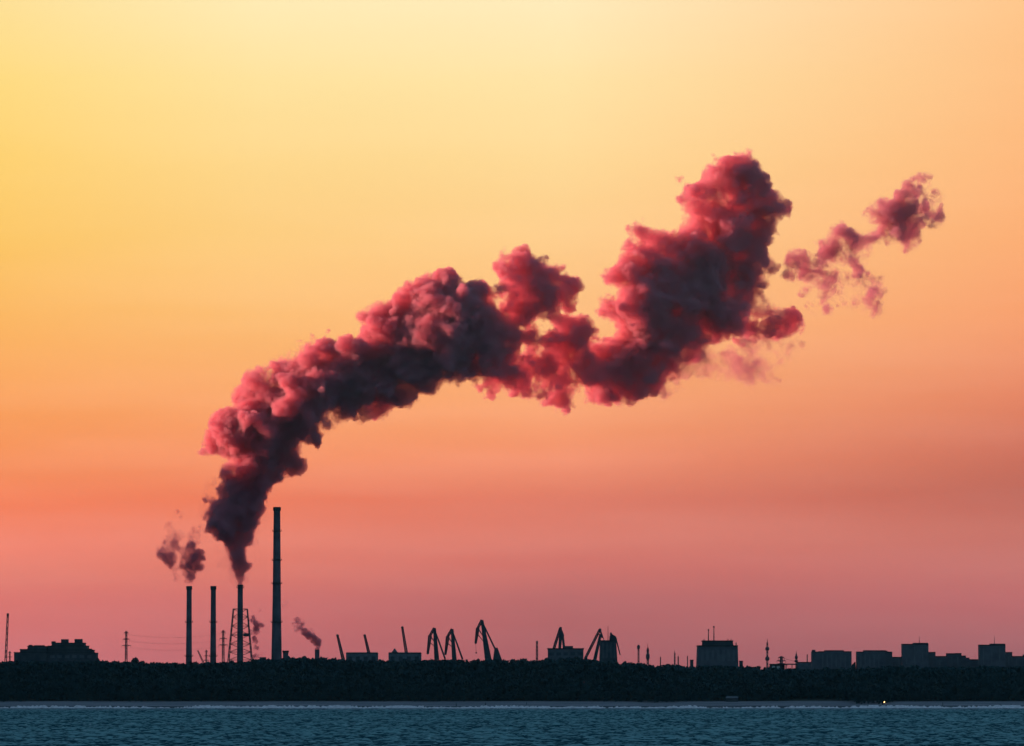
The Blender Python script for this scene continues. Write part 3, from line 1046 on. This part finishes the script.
# ------------------------------------------------------------------ big stepped block, sheds and apartment blocks at the right
YR = 4700.0
e = thing('power_block', 'big block with sloping sides, stepped roof and two thin antennas', 'building', (at(717, 694, YR).x, YR, 4))
wl = trap(MB(), 696.2, 739.4, 698.0, 737.8, 646.4, 694, YR, 30).build('wall', M['panel'], e)
trap(MB(), 697.6, 738.2, 697.7, 738.1, 645.3, 646.35, YR - .7, 31.4).build('parapet', M['roof'], wl)
trap(MB(), 702.6, 733.5, 703.0, 732.8, 641.6, 645.25, YR + 3, 22).build('upper_storey', M['panel_dark'], e)
trap(MB(), 702.2, 733.4, 702.4, 733.2, 640.4, 641.55, YR + 2.4, 23).build('roof', M['roof'], e)
for x, y in ((708.4, 629), (713.9, 625.8)):
    m = MB().tube(at(x, 640.4, YR + 9), at(x, y, YR + 9), 0.55, 0.32, 6)
    c = at(x, y + 1.2, YR + 9)
    m.lathe((c.x, c.y), [(.35, c.z - .8), (.75, c.z - .4), (.75, c.z + .5), (.3, c.z + .9)], 8)
    m.build('antenna', M['steel'], e)
for x in (704, 728, 731):
    a = at(x, 640.4, YR + 6)
    MB().tube(a, a + Vector((0, 0, 1.6)), .4, .3, 6).build('roof_vent', M['steel'], e)
a, b_ = at(735.6, 642.5, YR + 8), at(736.6, 645.3, YR + 8)
MB().box(a.x, b_.x, YR + 8, YR + 9, b_.z, a.z).build('roof_vent', M['steel'], e)
for i in range(7):
    x = 701 + i * 5.3
    a, b_ = at(x, 650, YR), at(x + 2.6, 661, YR)
    MB().box(a.x, b_.x, YR - .13, YR + .1, b_.z, a.z).build('facade_strip', M['stripe'], e)
e = thing('gate_house', 'small dark hut at the right foot of the big stepped block', 'building', (at(741, 694, YR).x, YR - 20, 4))
stack(e, [(739.6, 743, 661.3, 694)], YR - 20, 8, 'panel_dark')
e = thing('gate_house', 'small hut with a stub chimney at the left foot of the big stepped block', 'building', (at(691, 694, YR).x, YR - 20, 4))
stack(e, [(690.3, 693.5, 660.3, 694)], YR - 20, 8, 'panel_dark')

YS = 4500.0
e = thing('port_shed', 'low dark open shed with white containers under its roof by the tall drummed mast', 'shed', (at(777, 694, YS).x, YS, 4))
a, b_ = at(770.2, 663.8, YS), at(785.5, 665.0, YS)
MB().box(a.x, b_.x, YS, YS + 16, b_.z, a.z).build('roof', M['roof'], e)
for x in (770.6, 776.2, 781, 785.0):
    c = at(x, 665, YS + .5)
    MB().tube((c.x, YS + .6, 4), (c.x, YS + .6, c.z), .3, .3, 6).build('post', M['steel'], e)
MB().box(a.x + .2, b_.x - .2, YS + 14, YS + 15.6, 4, b_.z - .003).build('back_wall', M['panel_dark'], e)
for x0, x1, lb in ((772.3, 775.2, 'left white container under the low dark shed roof'), (776.9, 780.0, 'right white container under the low dark shed roof')):
    a, b_ = at(x0, 665.8, YS + 2), at(x1, 668.6, YS + 2)
    e = thing('white_container', lb, 'container', (a.x, YS + 2, b_.z - .2), 'white containers under the shed roof')
    MB().box(a.x, b_.x, YS + 2, YS + 8, b_.z, a.z).build('body', M['white'], e)
    MB().box(a.x + .2, b_.x - .2, YS + 2.4, YS + 7.6, 4.0, b_.z - .003).build('plinth', M['concrete'], e)
e = pylon(781.3, 656.5, 668, 'small pylon right behind the low dark shed', PG, wbase=3.0, Y=4560.0)
e = thing('link_roof', 'thin flat conveyor bridge on posts between the low shed and the apartment blocks', 'conveyor bridge', (at(790, 694, YS).x, YS + 5, 4))
a, b_ = at(785.7, 663.6, YS + 5), at(798, 664.8, YS + 5)
MB().box(a.x, b_.x, YS + 5, YS + 9, b_.z, a.z).build('deck', M['panel_dark'], e)
for x in (786.2, 792, 797.2):
    c = at(x, 664.8, YS + 7)
    MB().tube((c.x, YS + 7, 4), (c.x, YS + 7, c.z), .35, .35, 6).build('post', M['steel'], e)
MB().tube(at(783, 658.2, YS + 7), at(795, 661.5, YS + 7), 0.14, None, 5).build('stay_cable', M['wire'], e)
e = thing('low_hall', 'low pale hall joined to the left of the first apartment block', 'building', (at(805, 694, YS).x, YS, 4))
stack(e, [(797.6, 812, 662.5, 694)], YS, 20, 'shed')


def apartments(label, outline, Y, x0, x1, strips, boxes=(), antenna=None, depth=14, side=None):
    """outline: (x0, x1, top) sections of the roof line, each its own stretch of wall"""
    e = thing('apartment_block', label, 'building', (at((x0 + x1) / 2, 694, Y).x, Y, 4), None)
    for (a0, a1, yt) in outline:
        a, b_ = at(a0, yt, Y), at(a1, yt, Y)
        w = MB().box(a.x, b_.x, Y, Y + depth, 4, a.z).build('wall', M['panel'], e)
        MB().box(a.x, b_.x, Y - .3, Y + depth + .3, a.z + .003, a.z + .7).build('parapet', M['roof'], w)
    for (s0, s1, yt, yb) in strips:
        a, b_ = at(s0, yt, Y), at(s1, yb, Y)
        MB().box(a.x, b_.x, Y - .16, Y + .1, b_.z, a.z).build('facade_strip', M['stripe'], e)
    for (s0, s1, yt, yb) in boxes:
        a, b_ = at(s0, yt, Y + 4), at(s1, yb, Y + 4)
        MB().box(a.x, b_.x, Y + 4, Y + 10, b_.z - .1, a.z).build('roof_box', M['panel_dark'], e)
    if antenna:
        MB().tube(at(antenna[0], antenna[2], Y + 6), at(antenna[0], antenna[1], Y + 6), .3, .12, 6).build('antenna', M['steel'], e)
    return e


YA = 4450.0
apartments('long apartment block with a gently arched roof line and a raised left corner', [(812, 818.9, 652.3), (819, 824.9, 652.0), (825, 843.9, 651.0), (844, 851.6, 652.0)], YA, 812, 852,
           [(x, x + 1.5, 654.5, 667) for x in (822, 826.5, 831, 835.5, 840, 844.5)], [(812.2, 815.4, 649.8, 652), (828, 841, 650.2, 651)])
apartments('apartment block with an arched roof line right of the narrow gap of sky', [(857, 863.9, 652.3), (864, 885.9, 651), (886, 892.3, 652.4)], YA, 857, 893,
           [(x, x + 1.5, 654.5, 667) for x in (860, 864.5, 869, 873.5, 878)], [(866, 881.5, 650.2, 651), (886.2, 887.6, 650.6, 652.4)])
apartments('low row of flats between the arched block and the first tower block', [(892.5, 902.2, 657.6)], YA + 30, 892, 902, [(894, 896, 659.5, 666), (898, 900, 659.5, 666)])
apartments('first tower block, with a thin antenna on a raised roof part', [(902.5, 928.5, 644.6)], YA - 20, 902, 929, [(906, 907.3, 647, 664), (914, 915.3, 647, 664), (922, 923.3, 647, 664)],
           [(913, 928.2, 642.8, 644.6)], (919.3, 636, 642.8))
apartments('stepped low flats between the first tower block and the small peaked block', [(928.6, 935.5, 652.7), (935.6, 947.2, 656.8)], YA, 928, 947, [(931, 932.5, 655, 665), (939, 940.5, 659, 665)])
apartments('small block with two roof boxes and a falling right roof line', [(947.3, 961.5, 654.0), (961.6, 966, 656.3), (966.1, 969.5, 658.4), (969.6, 979.4, 660)], YA + 20, 947, 979, [(951, 952.5, 657, 665), (957, 958.5, 657, 665)],
           [(948, 953.5, 653.2, 654), (955.5, 961.4, 653.0, 654)])
apartments('second tower block, furthest right, with a thin antenna on its raised roof part', [(979.6, 1005.5, 645.4)], YA - 20, 979, 1006, [(983, 984.3, 648, 664), (991, 992.3, 648, 664), (999, 1000.3, 648, 664)],
           [(990, 1005.2, 643.6, 645.4)], (994.3, 635.5, 643.6))
apartments('stepped low flats at the right edge beside the second tower block', [(1005.6, 1012.3, 652.8), (1012.4, 1045, 656.8)], YA, 1005, 1045, [(1008, 1009.5, 655, 665), (1016, 1017.5, 659, 665)], [(1023.2, 1026, 654.5, 656.8)])


# ------------------------------------------------------------------ beach hut roofs among the trees, lamp, people
def hut(px0, px1, yt, yb, Y, label, peak=True):
    a, b_ = at(px0, yt, Y), at(px1, yb, Y)
    zb = float(ground_z((a.x + b_.x) / 2, Y))
    e = thing('beach_hut', label, 'hut', ((a.x + b_.x) / 2, Y, zb))
    MB().box(a.x + .3, b_.x - .3, Y + .5, Y + 5, zb - .3, b_.z).build('wall', M['panel_dark'], e)
    xm = (a.x + b_.x) / 2
    ym = Y + 2.7
    MB().poly([(a.x, Y, b_.z + .01), (b_.x, Y, b_.z + .01), (b_.x, Y + 5.4, b_.z + .01), (a.x, Y + 5.4, b_.z + .01), (a.x + .4, ym, a.z), (b_.x - .4, ym, a.z)],
              [(3, 2, 1, 0), (0, 1, 5, 4), (2, 3, 4, 5), (1, 2, 5), (3, 0, 4)]).build('roof', M['stripe'], e)
    return e


hut(726, 738.5, 696.2, 698.2, 3062, 'low hut with a pale roof at the foot of the wood, just above the beach')

YLm = 3050.0
lp = at(884.2, 702.0, YLm)
lg = float(ground_z(lp.x, YLm))
e = thing('street_lamp', 'lit street lamp on a short post at the edge of the beach', 'street lamp', (lp.x + .9, YLm, lg))
MB().tube((lp.x + .9, YLm, lg - .3), (lp.x + .9, YLm, lp.z + .6), .09, .06).tube((lp.x + .9, YLm, lp.z + .6), (lp.x, YLm, lp.z + .5), .05, .04).build('post', M['steel'], e)
MB().lathe((lp.x, YLm), [(.12, lp.z + .5), (.42, lp.z + .38), (.42, lp.z + .33)], 12).build('lamp_hood', M['steel'], e)
MB().lathe((lp.x, YLm), [(.18, lp.z - .3), (.36, lp.z - .1), (.38, lp.z + .15), (.3, lp.z + .31)], 12).build('lamp_globe', M['lamp'], e)


def person(loc, rz, label, stride=0.25, arm=0.15):
    """one skinned figure: legs in mid-stride, arms hanging, head on a neck"""
    pts, edges, rad = [], [], []

    def add(p, r, par=None):
        pts.append(p)
        rad.append(r)
        if par is not None:
            edges.append((par, len(pts) - 1))
        return len(pts) - 1
    pel = add((0, 0, .95), .15)
    wst = add((0, 0, 1.12), .14, pel)
    chs = add((0, 0, 1.35), .17, wst)
    nk = add((0, 0, 1.52), .065, chs)
    hd = add((0, -.02, 1.62), .095, nk)
    add((0, -.02, 1.74), .085, hd)
    for s in (-1, 1):
        hp = add((.10 * s, 0, .88), .10, pel)
        kn = add((.11 * s, -stride * .5 * s - .03, .49), .068, hp)
        an = add((.11 * s, -stride * s * .9 + .05, .09), .045, kn)
        add((.11 * s, -stride * s * .9 - .14, .04), .04, an)
        sh = add((.19 * s, 0, 1.42), .065, chs)
        eb = add((.25 * s, arm * s, 1.14), .05, sh)
        wr = add((.24 * s, arm * s * 1.3 - .1, .90), .036, eb)
        add((.24 * s, arm * s * 1.3 - .14, .80), .03, wr)
    me = bpy.data.meshes.new('body')
    me.from_pydata(pts, edges, [])
    ob = bpy.data.objects.new('person', me)
    COL.objects.link(ob)
    md = ob.modifiers.new('skin', 'SKIN')
    sv = me.skin_vertices[0].data if me.skin_vertices else None
    if sv is None:
        me.skin_vertices.new() if hasattr(me.skin_vertices, 'new') else None
        sv = me.skin_vertices[0].data
    for i, r in enumerate(rad):
        sv[i].radius = (r, r)
    sv[0].use_root = True
    sb = ob.modifiers.new('smooth', 'SUBSURF')
    sb.levels = sb.render_levels = 1
    me.materials.append(M['coat'])
    ob.location = loc
    ob.rotation_euler = (0, 0, rz)
    tag(ob, label, 'person', 'people walking on the beach')
    h = MB().lathe((0, .0), [(.04, 1.72), (.098, 1.74), (.10, 1.80), (.05, 1.86)], 10).build('hair', M['hair'], ob, origin=(0, 0, 0))
    return ob


def beach_spot(px, py_feet):
    Yb = 3012.0
    for k in range(200):
        Yb = 3008 + k * .25
        x = (px - 512) / F * Yb
        z = float(ground_z(x, Yb))
        py = 688 - (z - CAMH) * F / Yb
        if py <= py_feet:
            break
    return (x, Yb, z - .03)


proto = None
for px, pf, sc, rz, lb in ((456.3, 706.6, 1.1, 1.2, 'person in dark clothes on the beach, left one of the pair below the port cranes'),
                           (485.5, 706.6, 1.15, -1.4, 'person in dark clothes on the beach below the tallest port crane'),
                           (526.3, 704.9, .85, 1.5, 'small figure in dark clothes high on the beach right of the pair'),
                           (881.8, 706.0, 1.15, .3, 'person in dark clothes standing just below the lit street lamp'),
                           (941.8, 706.0, 1.0, 1.0, 'person in dark clothes alone on the beach between the lamp and the right edge'),
                           (999.0, 707.4, 1.0, 1.5, 'left person of the two walking near the right edge'),
                           (1010.0, 707.8, 1.0, -1.5, 'right person of the two walking near the right edge')):
    loc = beach_spot(px, pf)
    if proto is None:
        proto = person(loc, rz, lb)
        o = proto
    else:
        o = copy_tree(proto)
    place(o, loc, sc * 1.15, rz, lb)


# ------------------------------------------------------------------ smoke
def surface_nets(f, iso):
    """closed quad mesh of the level set f = iso; f is a 3-D array, low outside. Returns vertices in index units."""
    ins = f > iso
    nx, ny, nz = f.shape
    c = np.zeros((nx - 1, ny - 1, nz - 1), np.uint8)
    for dx in (0, 1):
        for dy in (0, 1):
            for dz in (0, 1):
                c += ins[dx:nx - 1 + dx, dy:ny - 1 + dy, dz:nz - 1 + dz]
    act = (c > 0) & (c < 8)
    idx = np.argwhere(act)
    ids = np.full(act.shape, -1, np.int32)
    ids[act] = np.arange(len(idx), dtype=np.int32)
    acc = np.zeros((len(idx), 3), np.float32)
    cnt = np.zeros(len(idx), np.float32)
    for ax in range(3):
        o1, o2 = [a for a in range(3) if a != ax]
        for s1 in (0, 1):
            for s2 in (0, 1):
                a = idx.copy()
                a[:, o1] += s1
                a[:, o2] += s2
                b_ = a.copy()
                b_[:, ax] += 1
                fa, fb = f[a[:, 0], a[:, 1], a[:, 2]], f[b_[:, 0], b_[:, 1], b_[:, 2]]
                cr = (fa > iso) != (fb > iso)
                tt = (iso - fa) / np.where(np.abs(fb - fa) < 1e-9, 1e-9, fb - fa)
                p = a.astype(np.float32)
                p[:, ax] += tt
                acc[cr] += p[cr]
                cnt[cr] += 1
    v = acc / np.maximum(cnt, 1)[:, None]
    quads = []
    for ax in range(3):
        o1, o2 = [a for a in range(3) if a != ax]
        sl0, sl1 = [slice(1, -1)] * 3, [slice(1, -1)] * 3
        sl0[ax], sl1[ax] = slice(0, -1), slice(1, None)
        A, B = ins[tuple(sl0)], ins[tuple(sl1)]
        e_ = np.argwhere(A != B)
        if len(e_) == 0:
            continue
        flip = A[e_[:, 0], e_[:, 1], e_[:, 2]]
        g0 = e_.copy()
        g0[:, o1] += 1
        g0[:, o2] += 1
        def cell(d1, d2):
            q = g0.copy()
            q[:, o1] -= d1
            q[:, o2] -= d2
            return ids[q[:, 0], q[:, 1], q[:, 2]]
        q = np.stack([cell(1, 1), cell(0, 1), cell(0, 0), cell(1, 0)], -1)
        if ax == 1:
            flip = ~flip
        q[~flip] = q[~flip][:, ::-1]
        quads.append(q)
    return v, np.concatenate(quads) if quads else np.zeros((0, 4), np.int32)


def smoke_mat(name, density, col, g=0.25, red=0.42):
    m = bpy.data.materials.new(name)
    m.use_nodes = True
    t = m.node_tree
    t.nodes.clear()
    v = N(t, 'ShaderNodeVolumePrincipled')
    v.inputs['Color'].default_value = (*col, 1)
    v.inputs['Absorption Color'].default_value = (red, 0.0, 0.0, 1)   # brown smoke lets red light through more easily
    v.inputs['Density'].default_value = density
    v.inputs['Anisotropy'].default_value = g
    o = N(t, 'ShaderNodeOutputMaterial')
    t.links.new(v.outputs[0], o.inputs['Volume'])
    return m


NT = 180
FINE = fbm((NT, NT, NT), 1.15, 77, 9)                              # wispy shreds
NOISE = fbm((NT, NT, NT), 1.85, 21, 4)                            # fluffy detail
WARP = [fbm((64, 64, 64), 2.6, 30 + k, 2) for k in range(3)]


def tile(a, i0, shape, step=1.0):
    n = a.shape[0]
    ix = [((np.arange(s) * step + o).astype(int)) % n for s, o in zip(shape, i0)]
    return a[np.ix_(*ix)]


SMOKE_COL = (0.58, 0.45, 0.53)
LEVELS = ((0.08, 0.003), (0.17, 0.007), (0.30, 0.018), (0.46, 0.04), (0.62, 0.07), (0.80, 0.13))


def smoke(name, label, blobs, Y, vox=1.2, rough=0.30, children=10, levels=LEVELS, seed=1, warp=5.0, dens=1.0, kids_r=(0.30, 0.55), drift=None, jet=(), shred=0.165, red=0.42):
    """blobs: (px, py, radius px, weight, depth offset px). One mesh of nested closed shells, each adding smoke density."""
    r = np.random.default_rng(seed)
    sph = []
    for bl in blobs:
        x, y, rad, w = bl[:4]
        dz = bl[4] if len(bl) > 4 else r.normal(0, rad * .15)
        sph.append((x, dz, -y, rad, w))
        n = int(children * (1.0 if rad > 12 else 0.6))
        for k in range(n):
            d = r.normal(size=3)
            d /= np.linalg.norm(d)
            rr = rad * r.uniform(*kids_r)
            cx_, cy_, cz_ = x + d[0] * rad * .78, dz + d[1] * rad * .78, -y + d[2] * rad * .78
            sph.append((cx_, cy_, cz_, rr, w * r.uniform(.8, 1.05)))
            if rr > 6:
                for j in range(4):
                    d2 = r.normal(size=3) + d * .8
                    d2 /= np.linalg.norm(d2)
                    sph.append((cx_ + d2[0] * rr * .8, cy_ + d2[1] * rr * .8, cz_ + d2[2] * rr * .8, rr * r.uniform(.35, .5), w * r.uniform(.75, 1.05)))
    sph = np.array(sph)
    pad = 10
    lo = (sph[:, :3] - sph[:, 3:4]).min(0) - pad
    hi = (sph[:, :3] + sph[:, 3:4]).max(0) + pad
    shape = tuple(int(s) for s in np.ceil((hi - lo) / vox))
    T = np.ones(shape, np.float32)
    i0 = r.integers(0, 64, 3)
    wsc = 64 * 1.0 / 90.0 * vox                                   # warp field repeats every 90 px
    ax = [lo[k] + np.arange(shape[k]) * vox for k in range(3)]
    wp = [tile(WARP[k], i0, shape, wsc) * warp for k in range(3)]
    for (x, y, z, rad, w) in sph:
        R_ = rad + warp * 2.2
        sl = []
        for k, c in enumerate((x, y, z)):
            a = int(max(0, (c - R_ - lo[k]) / vox))
            b_ = int(min(shape[k], (c + R_ - lo[k]) / vox + 2))
            sl.append(slice(a, b_))
        sc = min(1.0, rad / 14.0)                                 # small puffs are warped less
        d2 = 0
        for k, c in enumerate((x, y, z)):
            sh = [1, 1, 1]
            sh[k] = -1
            d2 = d2 + (ax[k][sl[k]].reshape(sh).astype(np.float32) - np.float32(c) + wp[k][tuple(sl)] * np.float32(sc)) ** 2
        q = np.clip(1 - d2 / np.float32(rad * rad), 0, 1)
        T[tuple(sl)] *= 1 - np.float32(min(w, .98)) * q * (1.6 - .6 * q)
    f = 1 - T
    r2 = np.random.default_rng(seed + 500)
    nz_ = tile(NOISE, r2.integers(0, NT, 3), shape, 1.0)
    fine = tile(FINE, r2.integers(0, NT, 3), shape, 1.0)
    if drift:
        nz_ = nz_ * .8 + .5 * tile(NOISE, r2.integers(0, NT, 3), shape, 0.37)
    ra = np.interp(ax[0], [-50, 300, 420, 560, 1100], [rough * .85, rough, rough * 1.15, rough * 1.6, rough * 1.7]).astype(np.float32).reshape(-1, 1, 1) if drift else np.float32(rough)
    f = f + ra * nz_ * np.clip(f * 3.0, 0, 1) * (1.25 - f)
    f = f + np.float32(shred) * fine * np.clip(f * 5, 0, 1) * np.clip(1.35 - f, 0.25, 1)
    if drift:                                                     # thinner downwind
        f *= np.interp(ax[0], [540, 600, 720, 1000], [1, .90, .84, .90]).astype(np.float32).reshape(-1, 1, 1)
    for (x, y, rad) in jet:                                       # compact column straight out of the flue
        sl = [slice(max(0, int((c - rad * 1.6 - lo[k]) / vox)), int((c + rad * 1.6 - lo[k]) / vox + 2)) for k, c in enumerate((x, 0, -y))]
        d2 = sum(((ax[k][sl[k]].reshape([-1 if q == k else 1 for q in range(3)]) - c) ** 2 for k, c in enumerate((x, 0, -y))), 0).astype(np.float32)
        loc = f[tuple(sl)]
        np.maximum(loc, np.clip(1.25 - d2 / np.float32(rad * rad) * 1.15, 0, 1.0) + nz_[tuple(sl)] * np.float32(.13), out=loc)
    for k in range(3):
        s0, s1 = [slice(None)] * 3, [slice(None)] * 3
        s0[k], s1[k] = slice(0, 2), slice(-2, None)
        f[tuple(s0)] = 0
        f[tuple(s1)] = 0
    U_ = Y / F
    org = at(blobs[0][0], blobs[0][1], Y)
    vs, fs, mi, o = [], [], [], 0
    me_mats = []
    for li, (iso, den) in enumerate(levels):
        v, q = surface_nets(f, iso)
        if len(q) < 8:
            continue
        v = v * vox + lo
        vs.append(v)
        fs.append(q + o)
        mi.append(np.full(len(q), len(me_mats), np.int32))
        me_mats.append(smoke_mat(f'{name}_{li}', den * dens, SMOKE_COL, red=red))
        o += len(v)
    v = np.concatenate(vs)
    Yw = v[:, 1] * U_
    if drift:                                                    # the wind carries the smoke away from the shore
        Yw = Yw + np.interp(v[:, 0], drift[0], drift[1]) * U_
    u_, vv = (v[:, 0] - 512) / F, (373 + v[:, 2]) / F
    s = (Y + Yw) / (math.cos(PITCH) - math.sin(PITCH) * vv)
    Zw = (math.sin(PITCH) + math.cos(PITCH) * vv) * s + CAMH - org.z
    me = mesh_np(name, np.stack([u_ * s - org.x, Yw, Zw], -1), np.concatenate(fs))
    for m in me_mats:
        me.materials.append(m)
    me.polygons.foreach_set('material_index', np.concatenate(mi))
    ob = bpy.data.objects.new(name, me)
    ob.location = org
    COL.objects.link(ob)
    tag(ob, label, 'smoke')
    print(name, shape, len(v), 'verts')
    return ob


MAIN = [
    # rising column
    (240, 579, 3.5, .98, 0), (239.8, 575, 4.5, .98, 0), (239.5, 571, 5.5, .98, 0), (239, 566, 7, .98, 0), (239, 561, 8.5, .98, 0), (239, 556, 9.5, .98, 0), (238, 551, 10.5, .98, 0), (238, 545, 12, .95, 0), (237, 534, 15, .95, 0), (243, 524, 17, .95), (226, 520, 19, .95), (217, 511, 15, .95), (235, 508, 22, .95),
    (252, 503, 14, .9), (250, 490, 22, .95), (233, 484, 17, .85), (262, 474, 20, .95), (243, 465, 20, .8), (286, 462, 16, .95), (296, 466, 9, .9), (268, 455, 26, .95), (226, 438, 21, .95), (214, 438, 13, .9), (220, 424, 15, .85), (246, 428, 26, .95), (268, 425, 32, .95), (288, 438, 22, .95),
    # rising limb to the right
    (262, 398, 26, .85), (290, 403, 32, .95), (305, 420, 24, .95), (300, 376, 27, .9), (326, 392, 34, .95), (316, 362, 18, .8), (345, 372, 34, .95), (352, 392, 24, .95), (378, 386, 28, .95), (372, 356, 30, .95), (396, 392, 20, .95),
    (388, 322, 24, .85), (402, 342, 34, .95), (412, 308, 26, .85), (424, 362, 30, .95), (436, 300, 26, .95), (452, 294, 22, .9), (440, 332, 38, .95), (470, 306, 28, .95), (474, 338, 38, .95), (456, 362, 22, .95), (490, 330, 26, .95), (492, 366, 26, .95), (513, 365, 20, .9), (520, 386, 14, .75),
    # ball shaped puff
    (523, 281, 28, .9), (545, 288, 28, .95), (533, 304, 22, .9), (512, 268, 16, .8), (506, 300, 14, .6),
    # ragged bridge
    (508, 318, 13, .65), (520, 332, 14, .75), (534, 340, 15, .8), (548, 345, 17, .8), (562, 336, 18, .85), (578, 330, 18, .85), (560, 358, 18, .8), (546, 374, 17, .8), (556, 392, 18, .8), (560, 405, 13, .75), (538, 390, 13, .65), (574, 378, 16, .75), (583, 350, 20, .85), (590, 372, 14, .8), (530, 360, 14, .7),
    # second big billow
    (598, 368, 26, .95), (614, 385, 24, .95), (638, 385, 24, .95), (626, 358, 30, .95), (655, 362, 28, .95), (627, 278, 22, .9), (640, 255, 24, .9), (664, 245, 18, .85), (628, 310, 26, .9), (650, 285, 34, .95), (652, 325, 36, .95), (680, 340, 28, .95),
    (684, 300, 38, .95), (700, 265, 34, .95), (722, 298, 36, .95), (735, 260, 34, .95), (712, 322, 24, .9), (692, 245, 22, .85), (708, 222, 24, .85), (736, 225, 32, .95), (700, 196, 20, .85), (722, 182, 25, .9), (738, 168, 18, .85), (750, 192, 26, .95), (765, 208, 21, .9), (756, 236, 22, .85), (765, 262, 14, .7), (748, 280, 20, .8),
    (752, 306, 17, .8), (742, 328, 16, .8), (768, 312, 15, .75), (784, 320, 15, .85), (797, 324, 10, .8), (770, 333, 12, .75), (757, 340, 10, .6),
]
WISP = [(700, 358, 22, .26), (748, 358, 26, .26), (786, 350, 20, .24), (664, 380, 18, .24), (720, 372, 16, .22), (770, 370, 16, .22), (676, 366, 16, .4), (700, 352, 16, .42), (692, 372, 10, .3), (720, 356, 14, .36), (740, 362, 12, .32), (762, 356, 14, .36), (784, 352, 13, .34), (772, 376, 9, .28), (750, 380, 8, .24), (800, 346, 9, .3), (660, 384, 12, .36), (730, 376, 8, .24)]
TAIL = [(815, 264, 24, .19), (850, 250, 24, .17), (905, 218, 28, .20), (866, 288, 20, .16), (925, 210, 20, .19), (882, 232, 20, .19), (835, 287, 20, .16), (800, 262, 13, .55), (816, 270, 14, .5), (808, 284, 12, .45), (828, 244, 12, .65), (842, 236, 12, .7), (858, 243, 9, .7), (872, 240, 8, .7), (838, 256, 11, .6), (884, 232, 10, .75), (893, 216, 17, .75), (880, 205, 11, .6), (905, 204, 14, .8), (914, 188, 11, .75), (924, 182, 9, .65), (910, 226, 14, .8), (925, 212, 10, .7), (938, 214, 8, .8), (943, 212, 6, .75), (905, 245, 10, .6), (917, 240, 7, .55),
        (822, 256, 12, .6), (850, 240, 9, .7), (865, 242, 8, .7), (880, 224, 12, .75), (900, 214, 15, .8), (830, 250, 10, .65), (830, 275, 10, .40), (834, 292, 8, .32), (858, 264, 10, .36), (866, 274, 7, .3), (875, 296, 11, .42), (882, 306, 8, .38), (868, 308, 7, .3), (828, 310, 8, .36), (822, 300, 6, .32), (812, 305, 7, .28)]
JET = [(240.3 - .35 * k + 1.2 * math.sin(k * 1.9) * min(1, k / 5), 583.5 - 3.0 * k, 2.9 + 0.74 * k) for k in range(15)] + [(226, 518, 14), (214, 512, 9), (232, 505, 17), (248, 505, 12)]
DRIFT = ([0, 460, 560, 680, 960], [0, 0, 70, 150, 300])
smoke('smoke_plume', 'huge pink and slate smoke plume rising from the lattice framed chimney and drifting right', MAIN, YP, vox=0.92, seed=14, children=8, drift=DRIFT, jet=JET)
smoke('smoke_wisp', 'faint ragged wisps of smoke hanging under the right end of the huge plume', WISP, YP, vox=1.1, rough=.20, seed=5, levels=LEVELS[:4], dens=.8, red=.2, shred=.09, drift=DRIFT)
smoke('drifting_smoke', 'torn off smoke cloud drifting alone at the far right of the plume', TAIL, YP, vox=0.8, rough=.20, seed=6, levels=LEVELS[:5], dens=1.35, red=.16, shred=.12, drift=DRIFT)
smoke('smoke_puff', 'loose left smoke puff with a trailing veil above the furthest left chimney',
      [(172, 560, 9, .85), (166, 554, 9, .55), (174, 548, 8, .55), (180, 540, 10, .24), (171, 538, 9, .26), (163, 547, 8, .34), (178, 570, 10, .30), (169, 526, 7, .20), (179, 516, 6, .26), (184, 552, 8, .36)], YP, vox=.8, rough=.2, seed=8, warp=2.5, dens=.85, shred=.1)
smoke('smoke_puff', 'dense right smoke puff with a small round knot on top, above the furthest left chimney',
      [(193, 562, 11, .92), (186, 565, 8, .7), (200, 557, 7, .9), (190, 547, 6.5, .85), (188, 555, 7, .6), (194, 538, 9, .22), (197, 530, 7, .17), (188, 578, 7, .32), (188, 572, 8, .5)], YP, vox=.8, rough=.2, seed=9, warp=2.5, dens=1.1, shred=.1)
smoke('steam_plume', 'thin steam rising from the plant beside the lattice framed chimney',
      [(257, 656, 5, .6), (256, 648, 4, .5), (255, 640, 4.5, .45), (256, 632, 5, .5), (258, 626, 6, .75), (255, 621, 5.5, .6), (252, 619, 5, .4), (250, 632, 4, .3), (263, 655, 4, .35), (260, 610, 3, .25)], YP + 20, vox=.7, rough=.3, seed=10, warp=2.0, dens=2.0)
smoke('steam_plume', 'curling steam drifting up left from the short stubby stack',
      [(317, 649, 3.2, .8, 0), (317.5, 645, 4.2, .8), (316.5, 640.5, 5, .8), (312, 638, 5, .75), (307, 635.5, 5, .75), (303.5, 632, 4.6, .65), (300.5, 627, 5, .6), (301.5, 622, 4.4, .5), (298, 620, 4, .38), (297, 629, 4, .4), (300, 625, 8, .2), (308, 633, 7, .24)], YP, vox=.6, rough=.24, seed=11, warp=2.0, dens=1.9)
smoke('steam_wisp', 'tiny faint steam wisp right of the tallest chimney',
      [(284, 606, 3, .4), (287, 603, 3, .35), (290, 608, 2.5, .25)], YP, vox=.6, rough=.35, seed=12, warp=1.5, levels=LEVELS[:2], dens=2.2)


# ------------------------------------------------------------------ evening haze: one closed box of thin air round everything
hz = MB().box(-18500, 18500, -3500, 18500, -12, 820).build('haze', smoke_mat('evening_haze', 1.15e-5, (0.12, 0.55, 0.62), 0.0))
tag(hz, 'thin blue evening haze over the bay and the shore', 'haze', kind='stuff')
hz.data.materials[0].node_tree.nodes['Principled Volume'].inputs['Absorption Color'].default_value = (0, 0, 0, 1)
